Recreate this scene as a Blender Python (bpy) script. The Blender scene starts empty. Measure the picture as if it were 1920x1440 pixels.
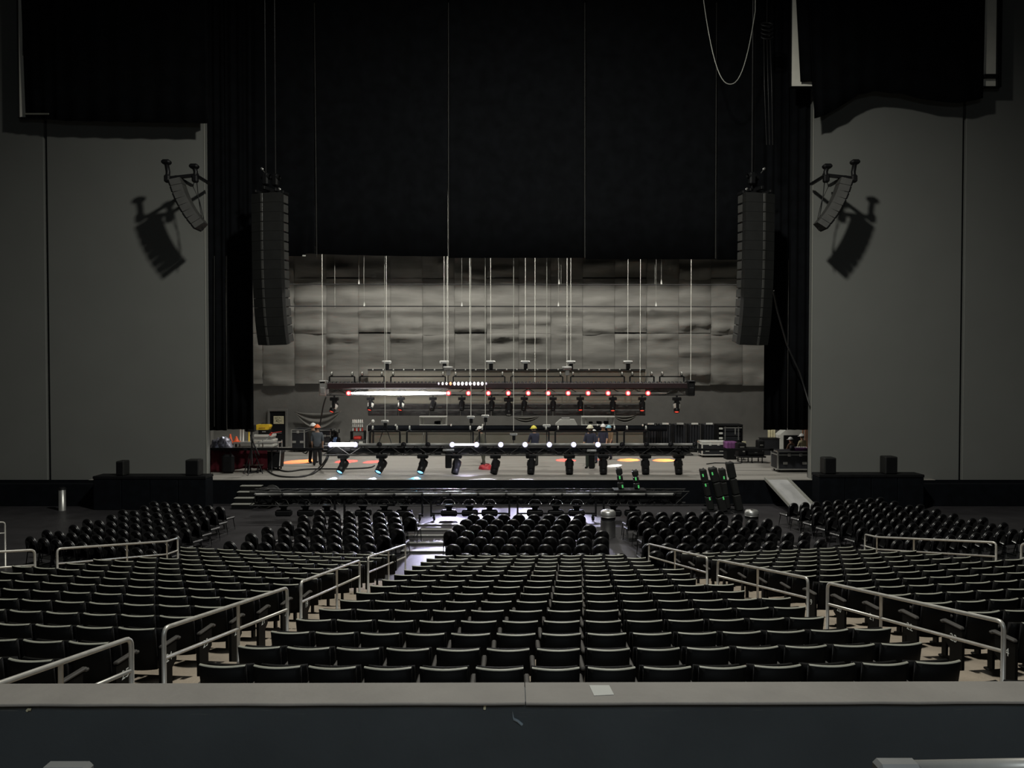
import bpy, math, random
from mathutils import Vector, Matrix, noise
random.seed(7)
scene = bpy.context.scene
COL = scene.collection

# ------------------------------------------------------------------ camera, world, lights, exposure
FPX = 1442.0
ZC = 5.62
PITCH = math.radians(1.19)
cam = bpy.data.cameras.new('camera')
cam.sensor_width = 36.0
cam.lens = 36.0 * FPX / 1920.0
cam.clip_end = 300
cam_o = bpy.data.objects.new('camera', cam)
cam_o.location = (0, 0, ZC)
cam_o.rotation_euler = (math.pi / 2 - PITCH, 0, 0)
COL.objects.link(cam_o)
scene.camera = cam_o

scene.view_settings.view_transform = 'Standard'
scene.view_settings.look = 'None'
scene.view_settings.gamma = 1.0
scene.view_settings.use_curve_mapping = False
scene.view_settings.exposure = 0.0

w = bpy.data.worlds.new('world')
w.use_nodes = True
w.node_tree.nodes['Background'].inputs[0].default_value = (0.72, 0.85, 1.0, 1)
w.node_tree.nodes['Background'].inputs[1].default_value = 0.006
scene.world = w


def aim(o, target):
    o.rotation_euler = (Vector(target) - o.location).to_track_quat('-Z', 'Y').to_euler()


def lamp(kind, loc, target, power, color, size=0.5, angle=None, blend=0.3, sizey=None):
    l = bpy.data.lights.new('light', kind)
    l.energy = power
    l.color = color
    if kind == 'AREA':
        l.shape = 'RECTANGLE' if sizey else 'DISK'
        l.size = size
        if sizey:
            l.size_y = sizey
    else:
        l.shadow_soft_size = size
    if kind == 'SPOT':
        l.spot_size = angle
        l.spot_blend = blend
    o = bpy.data.objects.new('light', l)
    o.location = loc
    COL.objects.link(o)
    if target is not None:
        aim(o, target)
    return o


WARM = (1.0, 0.97, 0.86)
HOUSE = 1.0
# house light hung high over the middle of the audience
lamp('SPOT', (1.5, 16.0, 21.5), (0.5, 22.0, 3.0), 12800 * HOUSE, (1.0, 0.985, 0.89), size=0.55, angle=math.radians(158), blend=0.9)
# added fill light behind the camera, to lift the dark near wall face
lamp('AREA', (1.0, -5.0, 11.0), (0.6, 4.5, 3.2), 330, (0.86, 0.95, 1.0), size=3.0)
# stage work lights in the fly space behind the black border
for wx in (-9.0, -3.0, 3.0, 9.0):
    lamp('AREA', (wx, 38.6, 14.6), (wx * 0.92, 40.8, 1.0), 455, (1.0, 0.965, 0.885), size=0.9)


# ------------------------------------------------------------------ helpers
def ray(px, py):
    a = (px - 960.0) / FPX
    b = -(py - 720.0) / FPX
    return Vector((a, math.cos(PITCH) + b * math.sin(PITCH), -math.sin(PITCH) + b * math.cos(PITCH)))


def P(px, py, Y):
    d = ray(px, py)
    t = Y / d.y
    return Vector((d.x * t, Y, ZC + d.z * t))


def PZ(px, py, z):
    d = ray(px, py)
    t = (z - ZC) / d.z
    return Vector((d.x * t, d.y * t, z))


def X(px, Y, py=800):
    return P(px, py, Y).x


def Zp(py, Y):
    return P(960, py, Y).z


def lin(c):
    def f(v):
        v /= 255.0
        return v / 12.92 if v <= 0.04045 else ((v + 0.055) / 1.055) ** 2.4
    return tuple(f(v) for v in c)


MATS = {}


def mat(name, col, rough=0.6, metal=0.0, var=0.25, scale=3.0, bump=0.0, bscale=20.0, stretch=(1, 1, 1), emit=None, spec=0.5, coat=0.0):
    if name in MATS:
        return MATS[name]
    m = bpy.data.materials.new(name)
    m.use_nodes = True
    nt = m.node_tree
    b = nt.nodes['Principled BSDF']
    b.inputs['Roughness'].default_value = rough
    b.inputs['Metallic'].default_value = metal
    b.inputs['Specular IOR Level'].default_value = spec
    if coat:
        b.inputs['Coat Weight'].default_value = coat
    if emit:
        b.inputs['Base Color'].default_value = (*col, 1)
        b.inputs['Emission Color'].default_value = (*emit[0], 1)
        b.inputs['Emission Strength'].default_value = emit[1]
        MATS[name] = m
        return m
    tc = nt.nodes.new('ShaderNodeTexCoord')
    mp = nt.nodes.new('ShaderNodeMapping')
    mp.inputs['Scale'].default_value = stretch
    nt.links.new(tc.outputs['Object'], mp.inputs['Vector'])
    nz = nt.nodes.new('ShaderNodeTexNoise')
    nz.inputs['Scale'].default_value = scale
    nz.inputs['Detail'].default_value = 5
    nt.links.new(mp.outputs[0], nz.inputs['Vector'])
    cr = nt.nodes.new('ShaderNodeValToRGB')
    cr.color_ramp.elements[0].position = 0.3
    cr.color_ramp.elements[1].position = 0.7
    cr.color_ramp.elements[0].color = (*[v * (1 - var) for v in col], 1)
    cr.color_ramp.elements[1].color = (*[min(1, v * (1 + var)) for v in col], 1)
    nt.links.new(nz.outputs['Fac'], cr.inputs[0])
    nt.links.new(cr.outputs[0], b.inputs['Base Color'])
    if bump:
        n2 = nt.nodes.new('ShaderNodeTexNoise')
        n2.inputs['Scale'].default_value = bscale
        n2.inputs['Detail'].default_value = 4
        nt.links.new(mp.outputs[0], n2.inputs['Vector'])
        bp = nt.nodes.new('ShaderNodeBump')
        bp.inputs['Strength'].default_value = bump
        bp.inputs['Distance'].default_value = 0.05
        nt.links.new(n2.outputs['Fac'], bp.inputs['Height'])
        nt.links.new(bp.outputs[0], b.inputs['Normal'])
    MATS[name] = m
    return m


def smooth(pts, m=4):
    out = []
    for i in range(len(pts) - 1):
        p0, p1, p2, p3 = pts[max(i - 1, 0)], pts[i], pts[i + 1], pts[min(i + 2, len(pts) - 1)]
        for j in range(m):
            t = j / m
            out.append(.5 * ((2 * p1) + (p2 - p0) * t + (2 * p0 - 5 * p1 + 4 * p2 - p3) * t * t + (3 * p1 - p0 - 3 * p2 + p3) * t ** 3))
    out.append(pts[-1])
    return out


class MB:
    """collects geometry, linked as one mesh"""

    def __init__(self, M=None):
        self.v, self.f, self.s, self.m = [], [], [], []
        self.M = M
        self.mi = 0

    def add(self, vs, fs, smooth=False):
        k = len(self.v)
        if self.M is not None:
            vs = [self.M @ Vector(p) for p in vs]
        self.v.extend(tuple(p) for p in vs)
        for f in fs:
            self.f.append([i + k for i in f])
            self.s.append(smooth)
            self.m.append(self.mi)

    def box(self, c, s, bev=0.0, M=None):
        cx, cy, cz = c
        x, y, z = s[0] / 2, s[1] / 2, s[2] / 2
        if bev <= 0:
            vs = [(cx + i * x, cy + j * y, cz + k * z) for i in (-1, 1) for j in (-1, 1) for k in (-1, 1)]
            fs = [(0, 1, 3, 2), (4, 6, 7, 5), (0, 4, 5, 1), (2, 3, 7, 6), (0, 2, 6, 4), (1, 5, 7, 3)]
        else:
            b = min(bev, x * .9, y * .9, z * .9)
            vs, idx = [], {}
            for i in (-1, 1):
                for j in (-1, 1):
                    for k in (-1, 1):
                        for ax in range(3):
                            d = [x - b, y - b, z - b]
                            d[ax] += b
                            idx[(i, j, k, ax)] = len(vs)
                            vs.append((cx + i * d[0], cy + j * d[1], cz + k * d[2]))
            fs = []
            for sgn in (-1, 1):
                fs.append([idx[(sgn, j, k, 0)] for j, k in ((-1, -1), (1, -1), (1, 1), (-1, 1))])
                fs.append([idx[(i, sgn, k, 1)] for i, k in ((-1, -1), (1, -1), (1, 1), (-1, 1))])
                fs.append([idx[(i, j, sgn, 2)] for i, j in ((-1, -1), (1, -1), (1, 1), (-1, 1))])
            for a in (-1, 1):
                for c2 in (-1, 1):
                    fs.append([idx[(-1, a, c2, 1)], idx[(1, a, c2, 1)], idx[(1, a, c2, 2)], idx[(-1, a, c2, 2)]])
                    fs.append([idx[(a, -1, c2, 0)], idx[(a, 1, c2, 0)], idx[(a, 1, c2, 2)], idx[(a, -1, c2, 2)]])
                    fs.append([idx[(a, c2, -1, 0)], idx[(a, c2, 1, 0)], idx[(a, c2, 1, 1)], idx[(a, c2, -1, 1)]])
            for i in (-1, 1):
                for j in (-1, 1):
                    for k in (-1, 1):
                        fs.append([idx[(i, j, k, ax)] for ax in range(3)])
        if M is not None:
            vs = [M @ Vector(p) for p in vs]
        self.add(vs, fs)

    def bar(self, p0, p1, wx, wy, up=(0, 0, 1)):
        p0, p1 = Vector(p0), Vector(p1)
        d = (p1 - p0).normalized()
        u = Vector(up)
        if abs(d.dot(u)) > .95:
            u = Vector((0, 1, 0))
        s = d.cross(u).normalized()
        u = s.cross(d)
        vs = []
        for p in (p0, p1):
            for a, b in ((-1, -1), (1, -1), (1, 1), (-1, 1)):
                vs.append(p + s * (a * wx / 2) + u * (b * wy / 2))
        self.add(vs, [(0, 1, 2, 3), (7, 6, 5, 4), (0, 4, 5, 1), (1, 5, 6, 2), (2, 6, 7, 3), (3, 7, 4, 0)])

    def tube(self, pts, r, n=6, caps=True, r2=None):
        pts = [Vector(p) for p in pts]
        vs, fs = [], []
        prev = None
        for i, p in enumerate(pts):
            d = (pts[min(i + 1, len(pts) - 1)] - pts[max(i - 1, 0)]).normalized()
            if prev is None:
                u = Vector((0, 0, 1)) if abs(d.z) < .9 else Vector((1, 0, 0))
                s = d.cross(u).normalized()
            else:
                s = (prev - d * prev.dot(d)).normalized()
            prev = s
            u = d.cross(s)
            rr = r if r2 is None else r + (r2 - r) * i / (len(pts) - 1)
            for k in range(n):
                a = 2 * math.pi * k / n
                vs.append(p + s * (math.cos(a) * rr) + u * (math.sin(a) * rr))
        for i in range(len(pts) - 1):
            for k in range(n):
                fs.append((i * n + k, i * n + (k + 1) % n, (i + 1) * n + (k + 1) % n, (i + 1) * n + k))
        if caps:
            fs.append(tuple(range(n)))
            fs.append(tuple(reversed(range((len(pts) - 1) * n, len(pts) * n))))
        self.add(vs, fs, smooth=n > 4)

    def lathe(self, prof, o=(0, 0, 0), ax=(0, 0, 1), n=12, smooth=True):
        o, ax = Vector(o), Vector(ax).normalized()
        u = Vector((1, 0, 0)) if abs(ax.x) < .9 else Vector((0, 1, 0))
        s = ax.cross(u).normalized()
        u = s.cross(ax)
        vs, fs = [], []
        for r, h in prof:
            for k in range(n):
                a = 2 * math.pi * k / n
                vs.append(o + ax * h + s * (math.cos(a) * r) + u * (math.sin(a) * r))
        for i in range(len(prof) - 1):
            for k in range(n):
                fs.append((i * n + k, i * n + (k + 1) % n, (i + 1) * n + (k + 1) % n, (i + 1) * n + k))
        fs.append(tuple(range(n)))
        fs.append(tuple(reversed(range((len(prof) - 1) * n, len(prof) * n))))
        self.add(vs, fs, smooth)

    def dome(self, c, r, sz=1.0, n=10, m=4, full=False):
        prof = []
        lo = -math.pi / 2 if full else 0
        for i in range(m + 1):
            a = lo + (math.pi / 2 - lo) * i / m
            prof.append((max(r * math.cos(a), 0.001), r * sz * math.sin(a)))
        self.lathe(prof, c, (0, 0, 1), n)

    def prism(self, poly, y0, y1, ax=1):
        """poly: list of 2D points extruded along axis ax"""
        def mk(p, t):
            q = list(p)
            q.insert(ax, t)
            return q
        n = len(poly)
        vs = [mk(p, y0) for p in poly] + [mk(p, y1) for p in poly]
        fs = [tuple(range(n)), tuple(reversed(range(n, 2 * n)))]
        fs += [(i, (i + 1) % n, n + (i + 1) % n, n + i) for i in range(n)]
        self.add(vs, fs)

    def grid(self, fn, nu, nv, smooth=True, thick=None):
        vs = [fn(i / nu, j / nv) for j in range(nv + 1) for i in range(nu + 1)]
        fs = [(j * (nu + 1) + i, j * (nu + 1) + i + 1, (j + 1) * (nu + 1) + i + 1, (j + 1) * (nu + 1) + i) for j in range(nv) for i in range(nu)]
        if thick is not None:
            t = Vector(thick)
            n = len(vs)
            vs = [Vector(p) for p in vs]
            vs += [p + t for p in vs]
            fs += [tuple(reversed([q + n for q in f])) for f in fs]
            bd = list(range(nu + 1)) + [j * (nu + 1) + nu for j in range(1, nv + 1)]
            bd += [nv * (nu + 1) + i for i in range(nu - 1, -1, -1)] + [j * (nu + 1) for j in range(nv - 1, 0, -1)]
            for a, b in zip(bd, bd[1:] + bd[:1]):
                fs.append((a, a + n, b + n, b))
        self.add(vs, fs, smooth)

    def mesh(self, name, mats):
        me = bpy.data.meshes.new(name)
        me.from_pydata(self.v, [], self.f)
        me.polygons.foreach_set('use_smooth', self.s)
        for mm in (mats if isinstance(mats, (list, tuple)) else [mats]):
            me.materials.append(mm)
        me.polygons.foreach_set('material_index', self.m)
        me.update()
        return me


def tag(o, label=None, cat=None, group=None, kind=None):
    if label:
        o['label'] = label
    if cat:
        o['category'] = cat
    if group:
        o['group'] = group
    if kind:
        o['kind'] = kind
    return o


def obj(name, mb, mats, parent=None, loc=None, label=None, cat=None, group=None, kind=None):
    me = mb if isinstance(mb, bpy.types.Mesh) else mb.mesh(name, mats)
    o = bpy.data.objects.new(name, me)
    COL.objects.link(o)
    if parent is not None:
        o.parent = parent
    if loc is not None:
        o.location = loc
    return tag(o, label, cat, group, kind)


def thing(name, label, cat, loc=(0, 0, 0), rz=0.0, group=None):
    o = bpy.data.objects.new(name, None)
    o.empty_display_size = .1
    o.location = loc
    o.rotation_euler = (0, 0, rz)
    COL.objects.link(o)
    return tag(o, label, cat, group)


def structure(name, mb, mats, parent=None):
    return obj(name, mb, mats, parent, kind=None if parent else 'structure')


ORD = 'first second third fourth fifth sixth seventh eighth ninth tenth eleventh twelfth thirteenth fourteenth fifteenth sixteenth seventeenth eighteenth nineteenth twentieth'.split()


def ordn(i):
    if i < 20:
        return ORD[i]
    tens = {2: 'twenty', 3: 'thirty'}[(i + 1) // 10]
    r = (i + 1) % 10
    return tens + '-' + ORD[r - 1] if r else tens[:-1] + 'ieth'


# ------------------------------------------------------------------ materials
M_concrete = mat('concrete', (.30, .25, .195), .8, var=.2, scale=2.5, bump=.2, bscale=30)
M_pit = mat('pit concrete', (.036, .034, .037), .42, var=.25, scale=1.2, bump=.08, bscale=15)
M_stage = mat('stage deck', (.31, .295, .27), .55, var=.12, scale=.9, stretch=(.4, 2.2, 1), bump=.05)
M_fascia = mat('black stage skirt', (.004, .005, .007), .85, var=.3, spec=.1)
M_wallgrey = mat('grey wall paint', (.168, .173, .162), .85, var=.03, scale=.6)
M_edge = mat('pale edge grey', (.3, .3, .27), .6, var=.05)
M_drape = mat('black velour', (.0035, .004, .005), .95, var=.3, scale=2, spec=.1)
M_seam = mat('drape seam', (.035, .035, .033), .8, var=.2, spec=.2)
M_seat = mat('black seat plastic', (.007, .0068, .0062), .6, var=.15, scale=6, spec=.12)
M_seatedge = mat('seat rim highlight', (.40, .40, .335), .45, var=.12, scale=8, spec=.6)  # pale colour paints the light along the seat tops
M_arm = mat('seat arm', (.07, .065, .06), .5, var=.2)
M_num = mat('white number paint', (.85, .88, .85), .6, var=.1)
M_vinyl = mat('black vinyl', (.0065, .0065, .0075), .32, var=.2, scale=9, spec=.95)
M_rail = mat('brushed rail metal', (.62, .60, .55), .42, metal=.45, var=.12, scale=9)
M_black = mat('matte black paint', (.0065, .0068, .0075), .6, var=.2, spec=.18)
M_blackm = mat('black metal', (.011, .011, .012), .45, metal=.15, var=.2, spec=.3)
M_grey = mat('grey metal', (.30, .30, .29), .5, metal=.3, var=.15)
M_alu = mat('aluminium', (.55, .55, .53), .4, metal=.8, var=.1)
M_chrome = mat('chrome', (.75, .75, .78), .2, metal=1.0, var=.03)
M_white = mat('white paint', (.62, .62, .58), .5, var=.06)
M_cable = mat('grey steel wire', (.42, .42, .38), .45, metal=.3, var=.1)
M_dcable = mat('black cable', (.012, .012, .013), .6, var=.2)
M_pipe = mat('dark pipe', (.03, .03, .03), .45, metal=.3, var=.2)
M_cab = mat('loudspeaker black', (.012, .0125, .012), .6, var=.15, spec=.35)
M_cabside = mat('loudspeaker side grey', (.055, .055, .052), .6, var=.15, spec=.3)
M_cabmid = mat('cabinet ridge highlight', (.055, .055, .052), .34, var=.2, spec=.8)
M_case = mat('black case laminate', (.012, .013, .017), .5, var=.2)
M_led_w = mat('lit white led', (1, 1, 1), .3, emit=((1.0, .98, .95), 22))
M_led_dim = mat('dim white led', (1, 1, 1), .3, emit=((.82, .82, 1.0), 2.2))
M_led_b = mat('white lamp', (1, 1, 1), .3, emit=((.92, .93, 1.0), 26))
M_glow_v = mat('violet lamp glow', (1, 1, 1), .3, emit=((.50, .48, .80), .8))
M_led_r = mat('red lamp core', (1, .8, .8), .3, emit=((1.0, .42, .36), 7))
M_glow_r = mat('red lamp glow', (1, .1, .1), .3, emit=((1.0, .03, .045), .95))
M_lens_r = mat('red lens', (.6, .05, .05), .3, emit=((1.0, .09, .05), .8))
M_lens_b = mat('blue lens', (.2, .5, .9), .3, emit=((.25, .60, 1.0), 1.8))
M_lens_d = mat('dark lens', (.03, .03, .035), .1, var=.1, spec=.8)
M_green = mat('green led', (.1, .8, .2), .3, emit=((.16, .75, .22), .24))
M_oval = mat('strobe lamp', (1, 1, 1), .3, emit=((1.0, .97, .97), 7))
M_ovald = mat('dim strobe lamp', (1, 1, 1), .3, emit=((.75, .55, .9), .45))
M_ovalr = mat('orange strobe lamp', (1, .5, .3), .3, emit=((1.0, .3, .12), 1.4))
M_red = mat('red plastic', (.55, .04, .03), .5, var=.15)
M_darkred = mat('dark red cloth', (.055, .008, .012), .9, var=.3, scale=4, spec=.1)
M_orange = mat('orange plastic', (.75, .11, .03), .5, var=.1)
M_yellow = mat('yellow plastic', (.75, .50, .03), .5, var=.15)
M_paper = mat('cream paper', (.62, .57, .38), .8, var=.12, scale=12)
M_purple = mat('purple cloth', (.16, .05, .17), .8, var=.2)
M_skin = mat('skin', (.42, .25, .17), .6, var=.08)
M_hair = mat('dark hair', (.03, .02, .015), .7, var=.2)
M_blue = mat('blue cloth', (.10, .17, .34), .8, var=.2)


# ------------------------------------------------------------------ structure
YS = 31.7      # stage front
ZS = 1.0       # stage deck height
b = MB()
b.grid(lambda u, v: (-28.5 + 57 * u, 17.6 + 14.1 * v, 0), 2, 2)
b.box((0, 24.5, -.15), (57, 14, .28))
structure('floor', b, M_pit)
b = MB()
b.box((0, 38.6, ZS - .06), (35, 13.8 - .02, .12))
structure('floor_stage', b, M_stage)
b = MB()
b.box((0, YS + .06, (ZS - .01) / 2), (44, .12, ZS - .02))
b.box((-1.2, YS - .006, .5), (.03, .02, .96))
b.box((4.2, YS - .006, .5), (.03, .02, .96))
b.box((9.6, YS - .006, .5), (.03, .02, .96))
structure('wall_stage_front', b, M_fascia)
b = MB()
b.box((0, YS + .01, ZS + .003), (24.9, .06, .03))
structure('trim_1', b, M_stage)

# stage back wall with quilted acoustic panels
YB = 45.0
M_back = mat('grey painted masonry', (.165, .162, .15), .8, var=.10, scale=1.3, bump=.18, bscale=6)
M_quilt = [mat('quilt grey %d' % k, tuple(c * s for c in (.232, .226, .205)), .78, var=.18, scale=.75, stretch=(.35, 1, 1.9), bump=.55, bscale=2.2) for k, s in enumerate((.94, 1.0, 1.05, .97))]
wb = MB()
wb.box((0, YB + .25, 12), (38, .3, 24))
back = structure('wall_back', wb, M_back)
cols = [435 + 59.7 * k for k in range(18)]
rows = [(395, 523), (523, 626), (626, 722)]
for ci in range(len(cols) - 1):
    for ri, (ya, yb) in enumerate(rows):
        x0, x1 = X(cols[ci], YB) + .006, X(cols[ci + 1], YB) - .006
        z1, z0 = Zp(ya, YB), Zp(yb + random.uniform(-3, 3), YB)
        sd = random.uniform(0, 99)
        ph = [random.uniform(-1, 1) for _ in range(6)]
        fold = random.uniform(.05, .22)

        def fn(u, v, x0=x0, x1=x1, z0=z0, z1=z1, sd=sd, ph=ph, fold=fold, ri=ri):
            x, z = x0 + (x1 - x0) * u, z0 + (z1 - z0) * v
            d = noise.noise(Vector((x * .55 + sd, z * 1.7, sd))) * .15 + noise.noise(Vector((x * 1.6 + sd, z * 4.5, 3))) * .05
            d += .34 * math.exp(-((v - fold + .05 * ph[0] * (u - .5)) / .05) ** 2) * max(0, .55 + .45 * ph[1] + noise.noise(Vector((u * 2.5 + sd, 1, 2))))
            if ri == 2:
                d += .30 * math.exp(-((v - .93 + .05 * ph[4] * (u - .4)) / .05) ** 2) * max(0, .5 + ph[5] + noise.noise(Vector((u * 2.2 + sd, 5, 2))))
            d += .22 * math.exp(-((v - .55 - .2 * ph[2]) / .05) ** 2) * max(0, ph[3])
            e = min(u, 1 - u) * 9
            return (x, YB - .08 - max(.0, .09 + d) * min(1, .35 + e), z)
        pb = MB()
        pb.grid(fn, 7, 18)
        pb.box(((x0 + x1) / 2, YB - .03 + .08, (z0 + z1) / 2), (x1 - x0, .1, z1 - z0))
        obj('acoustic_panel', pb, random.choice(M_quilt), back)
# unseen black drape added upstage to keep work light off the wall top
tb = MB()
tb.grid(lambda u, v: (-15 + 30 * u, 42 + .1 * math.sin(u * 170), 12.25 + 11.7 * v), 220, 1, thick=(0, .02, 0))
structure('wall_light_block', tb, M_drape)

# stage side walls
sb = MB()
for s in (-1, 1):
    sb.box((s * 17.6, 38.7, 12.0), (.3, 12.4, 24))
structure('wall_stage_sides', sb, M_back)
cb = MB()
cb.box((0, 38.9, 24.2), (36, 13.6, .3))
structure('ceiling_stage', cb, M_black)
cb = MB()
cb.box((0, 14.0, 24.2), (60, 35.9, .3))
structure('ceiling_house', cb, M_black)

# proscenium side walls: grey panels
YW = 32.0


def side_wall(name, spans):
    root = bpy.data.objects.new(name, None)
    COL.objects.link(root)
    root['kind'] = 'structure'
    for a, c in spans:
        x0, x1 = X(a, YW), X(c, YW)
        pb = MB()
        pb.box(((x0 + x1) / 2, YW + .15, (24 + .93) / 2), (x1 - x0, .3, 24 - .93), bev=.02)
        obj('wall_panel', pb, M_wallgrey, root)
    gb = MB()
    x0, x1 = X(spans[0][0], YW), X(spans[-1][1], YW)
    gb.box(((x0 + x1) / 2, YW + .4, 12.4), (abs(x1 - x0) - .1, .15, 23))
    obj('seam_backing', gb, M_black, root)
    return root


wl = side_wall('wall_left', [(-420, 88), (94, 388)])
wr = side_wall('wall_right', [(1520, 1799), (1805, 2340)])
for px, r in ((387.6, wl), (1520.4, wr)):
    eb = MB()
    eb.box((X(px, YW), YW - .012, 12.4), (.035, .03, 22.9))  # pale strip paints the highlight on the lit wall edge
    obj('edge_highlight', eb, M_edge, r)
# side walls of the house, outside the picture
hb = MB()
for s in (-1, 1):
    hb.box((s * 29.0, 12, 12), (.3, 40, 24))
structure('wall_house_sides', hb, M_wallgrey)
# low black walls at the sides of the floor
lb = MB()
for s in (-1, 1):
    lb.box((s * 20.5, 31.35, .45), (15.2, .4, .9))
structure('wall_low_black', lb, M_fascia)

# ------------------------------------------------------------------ seating bowl
CY = 55.0    # centre of the row arcs
CA = 38.0    # the aisles run toward this nearer point


def rrow(i):
    return 48.25 - .777 * i


def redge(i):
    return 31.25 - .777 * i


def zrow(i):
    return ZC - (3.44 + .12 * i)


def arc_pt(r, th, z):
    return (r * math.sin(th), CY - r * math.cos(th), z)


tb = MB()
NT = 48
THM = .30
for i in range(-2, 15):
    ro, ri = rrow(i) + .13, rrow(i) - .647
    if i == -2:
        ro += 3.5
    z, zn = zrow(i), (zrow(i + 1) if i < 14 else 0.0)
    for k in range(NT):
        a, c = -THM + 2.0 * THM * k / NT, -THM + 2.0 * THM * (k + 1) / NT
        tb.add([arc_pt(ro, a, z), arc_pt(ro, c, z), arc_pt(ri, c, z), arc_pt(ri, a, z), arc_pt(ri, c, zn), arc_pt(ri, a, zn)],
               [(0, 1, 2, 3), (3, 2, 4, 5)])
structure('floor_seating_tiers', tb, M_concrete)
# two concrete steps from the tiers down to the flat floor, in each aisle
for th in (-.117 * .547, .166 * .547):
    sb = MB()
    for k in range(2):
        r0 = rrow(14) - .647 - .32 * (k + 1)
        zt = zrow(14) * (2 - k) / 3
        vs = [arc_pt(r, t, z) for r in (r0, r0 + .33) for t in (th - .014, th + .014) for z in (0, zt)]
        sb.add(vs, [(0, 1, 3, 2), (4, 6, 7, 5), (0, 4, 5, 1), (2, 3, 7, 6), (0, 2, 6, 4), (1, 5, 7, 3)])
    structure('floor_aisle_steps', sb, M_concrete)

# near ledge wall
M_ledge = mat('painted ledge top', (.29, .27, .245), .65, var=.10, scale=2.2, bump=.08)
M_face = mat('dark blue grey wall paint', (.062, .074, .082), .55, var=.12, scale=1.6, bump=.05)
nt = M_face.node_tree   # paint scrapes under the coping: worn streaks in the paint
bs = nt.nodes['Principled BSDF']
src = bs.inputs['Base Color'].links[0].from_socket
tc = nt.nodes.new('ShaderNodeTexCoord')
mp = nt.nodes.new('ShaderNodeMapping')
mp.inputs['Scale'].default_value = (2.4, 1, 60)
nt.links.new(tc.outputs['Object'], mp.inputs[0])
nz = nt.nodes.new('ShaderNodeTexNoise')
nz.inputs['Scale'].default_value = 1.3
nz.inputs['Detail'].default_value = 3
nt.links.new(mp.outputs[0], nz.inputs['Vector'])
r1 = nt.nodes.new('ShaderNodeMapRange')
r1.inputs[1].default_value, r1.inputs[2].default_value = .66, .72
nt.links.new(nz.outputs['Fac'], r1.inputs[0])
sx = nt.nodes.new('ShaderNodeSeparateXYZ')
nt.links.new(tc.outputs['Object'], sx.inputs[0])
r2 = nt.nodes.new('ShaderNodeMapRange')
r2.inputs[1].default_value, r2.inputs[2].default_value = ZC - 2.1 - .12, ZC - 2.1 - .03
nt.links.new(sx.outputs['Z'], r2.inputs[0])
mu = nt.nodes.new('ShaderNodeMath')
mu.operation = 'MULTIPLY'
nt.links.new(r1.outputs[0], mu.inputs[0])
nt.links.new(r2.outputs[0], mu.inputs[1])
mx = nt.nodes.new('ShaderNodeMix')
mx.data_type = 'RGBA'
nt.links.new(mu.outputs[0], mx.inputs[0])
nt.links.new(src, mx.inputs[6])
mx.inputs[7].default_value = (.16, .17, .16, 1)
nt.links.new(mx.outputs[2], bs.inputs['Base Color'])

ZL = ZC - 2.1
root = bpy.data.objects.new('wall_near', None)
COL.objects.link(root)
root['kind'] = 'structure'
fb = MB()
fb.prism([(-7, 4.80), (7, 4.86), (7, 5.08), (-7, 5.02)], 1.6, ZL - .012, ax=2)
obj('wall_face', fb, M_face, root)
for x0, x1 in ((-7, .082), (.088, 7)):
    kb = MB()
    y = lambda x: 4.78 + .006 * x
    n = 28
    vs, fs = [], []
    for k in range(n + 1):
        x = x0 + (x1 - x0) * k / n
        j = random.uniform(-.004, .004)
        for yy, zz in ((y(x) + j, ZL - .014), (y(x) + j, ZL - .005), (y(x) + .006 + j, ZL), (y(x) + .315, ZL), (y(x) + .32, ZL - .03)):
            vs.append((x, yy, zz))
    for k in range(n):
        for q in range(4):
            fs.append((k * 5 + q, k * 5 + q + 1, (k + 1) * 5 + q + 1, (k + 1) * 5 + q))
    fs += [(0, 1, 2, 3, 4), tuple(n * 5 + q for q in (4, 3, 2, 1, 0))]
    kb.add(vs, fs)
    obj('coping', kb, M_ledge, root, label='pale worn ledge top' if x0 < -1 else None)

# ------------------------------------------------------------------ fixed stadium seats


def back_fn(y_off, z0, z1, w, bow, lean):
    def fn(u, v):
        x = (u - .5) * w * (.94 + .06 * v)
        z = z0 + (z1 - z0) * v
        return (x, y_off - bow * (1 - (2 * u - 1) ** 2) - lean * v, z)
    return fn


def seat_meshes():
    bk = MB()
    bk.grid(back_fn(-.01, .34, .812, .425, .05, .07), 8, 3, thick=(0, .028, 0))
    bk.mi = 1
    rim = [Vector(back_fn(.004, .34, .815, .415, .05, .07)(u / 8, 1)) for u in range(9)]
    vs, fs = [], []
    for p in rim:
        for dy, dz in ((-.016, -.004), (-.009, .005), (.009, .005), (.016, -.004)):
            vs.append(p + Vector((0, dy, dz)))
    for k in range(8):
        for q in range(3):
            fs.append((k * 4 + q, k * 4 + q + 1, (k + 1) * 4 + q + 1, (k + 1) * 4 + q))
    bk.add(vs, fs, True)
    pan = MB()
    pan.grid(lambda u, v: ((u - .5) * .42, .085 + .03 * math.sin(v * 3.1) - .03 * (1 - (2 * u - 1) ** 2), .40 + .36 * v), 6, 4, thick=(0, .045, 0))
    arm = MB()
    arm.box((-.245, .14, .60), (.05, .34, .035), bev=.012)
    leg = MB()
    leg.box((-.245, .10, .30), (.035, .10, .60), bev=.008)
    leg.box((-.245, .10, .012), (.07, .18, .024), bev=.006)
    return bk, pan, arm, leg


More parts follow.
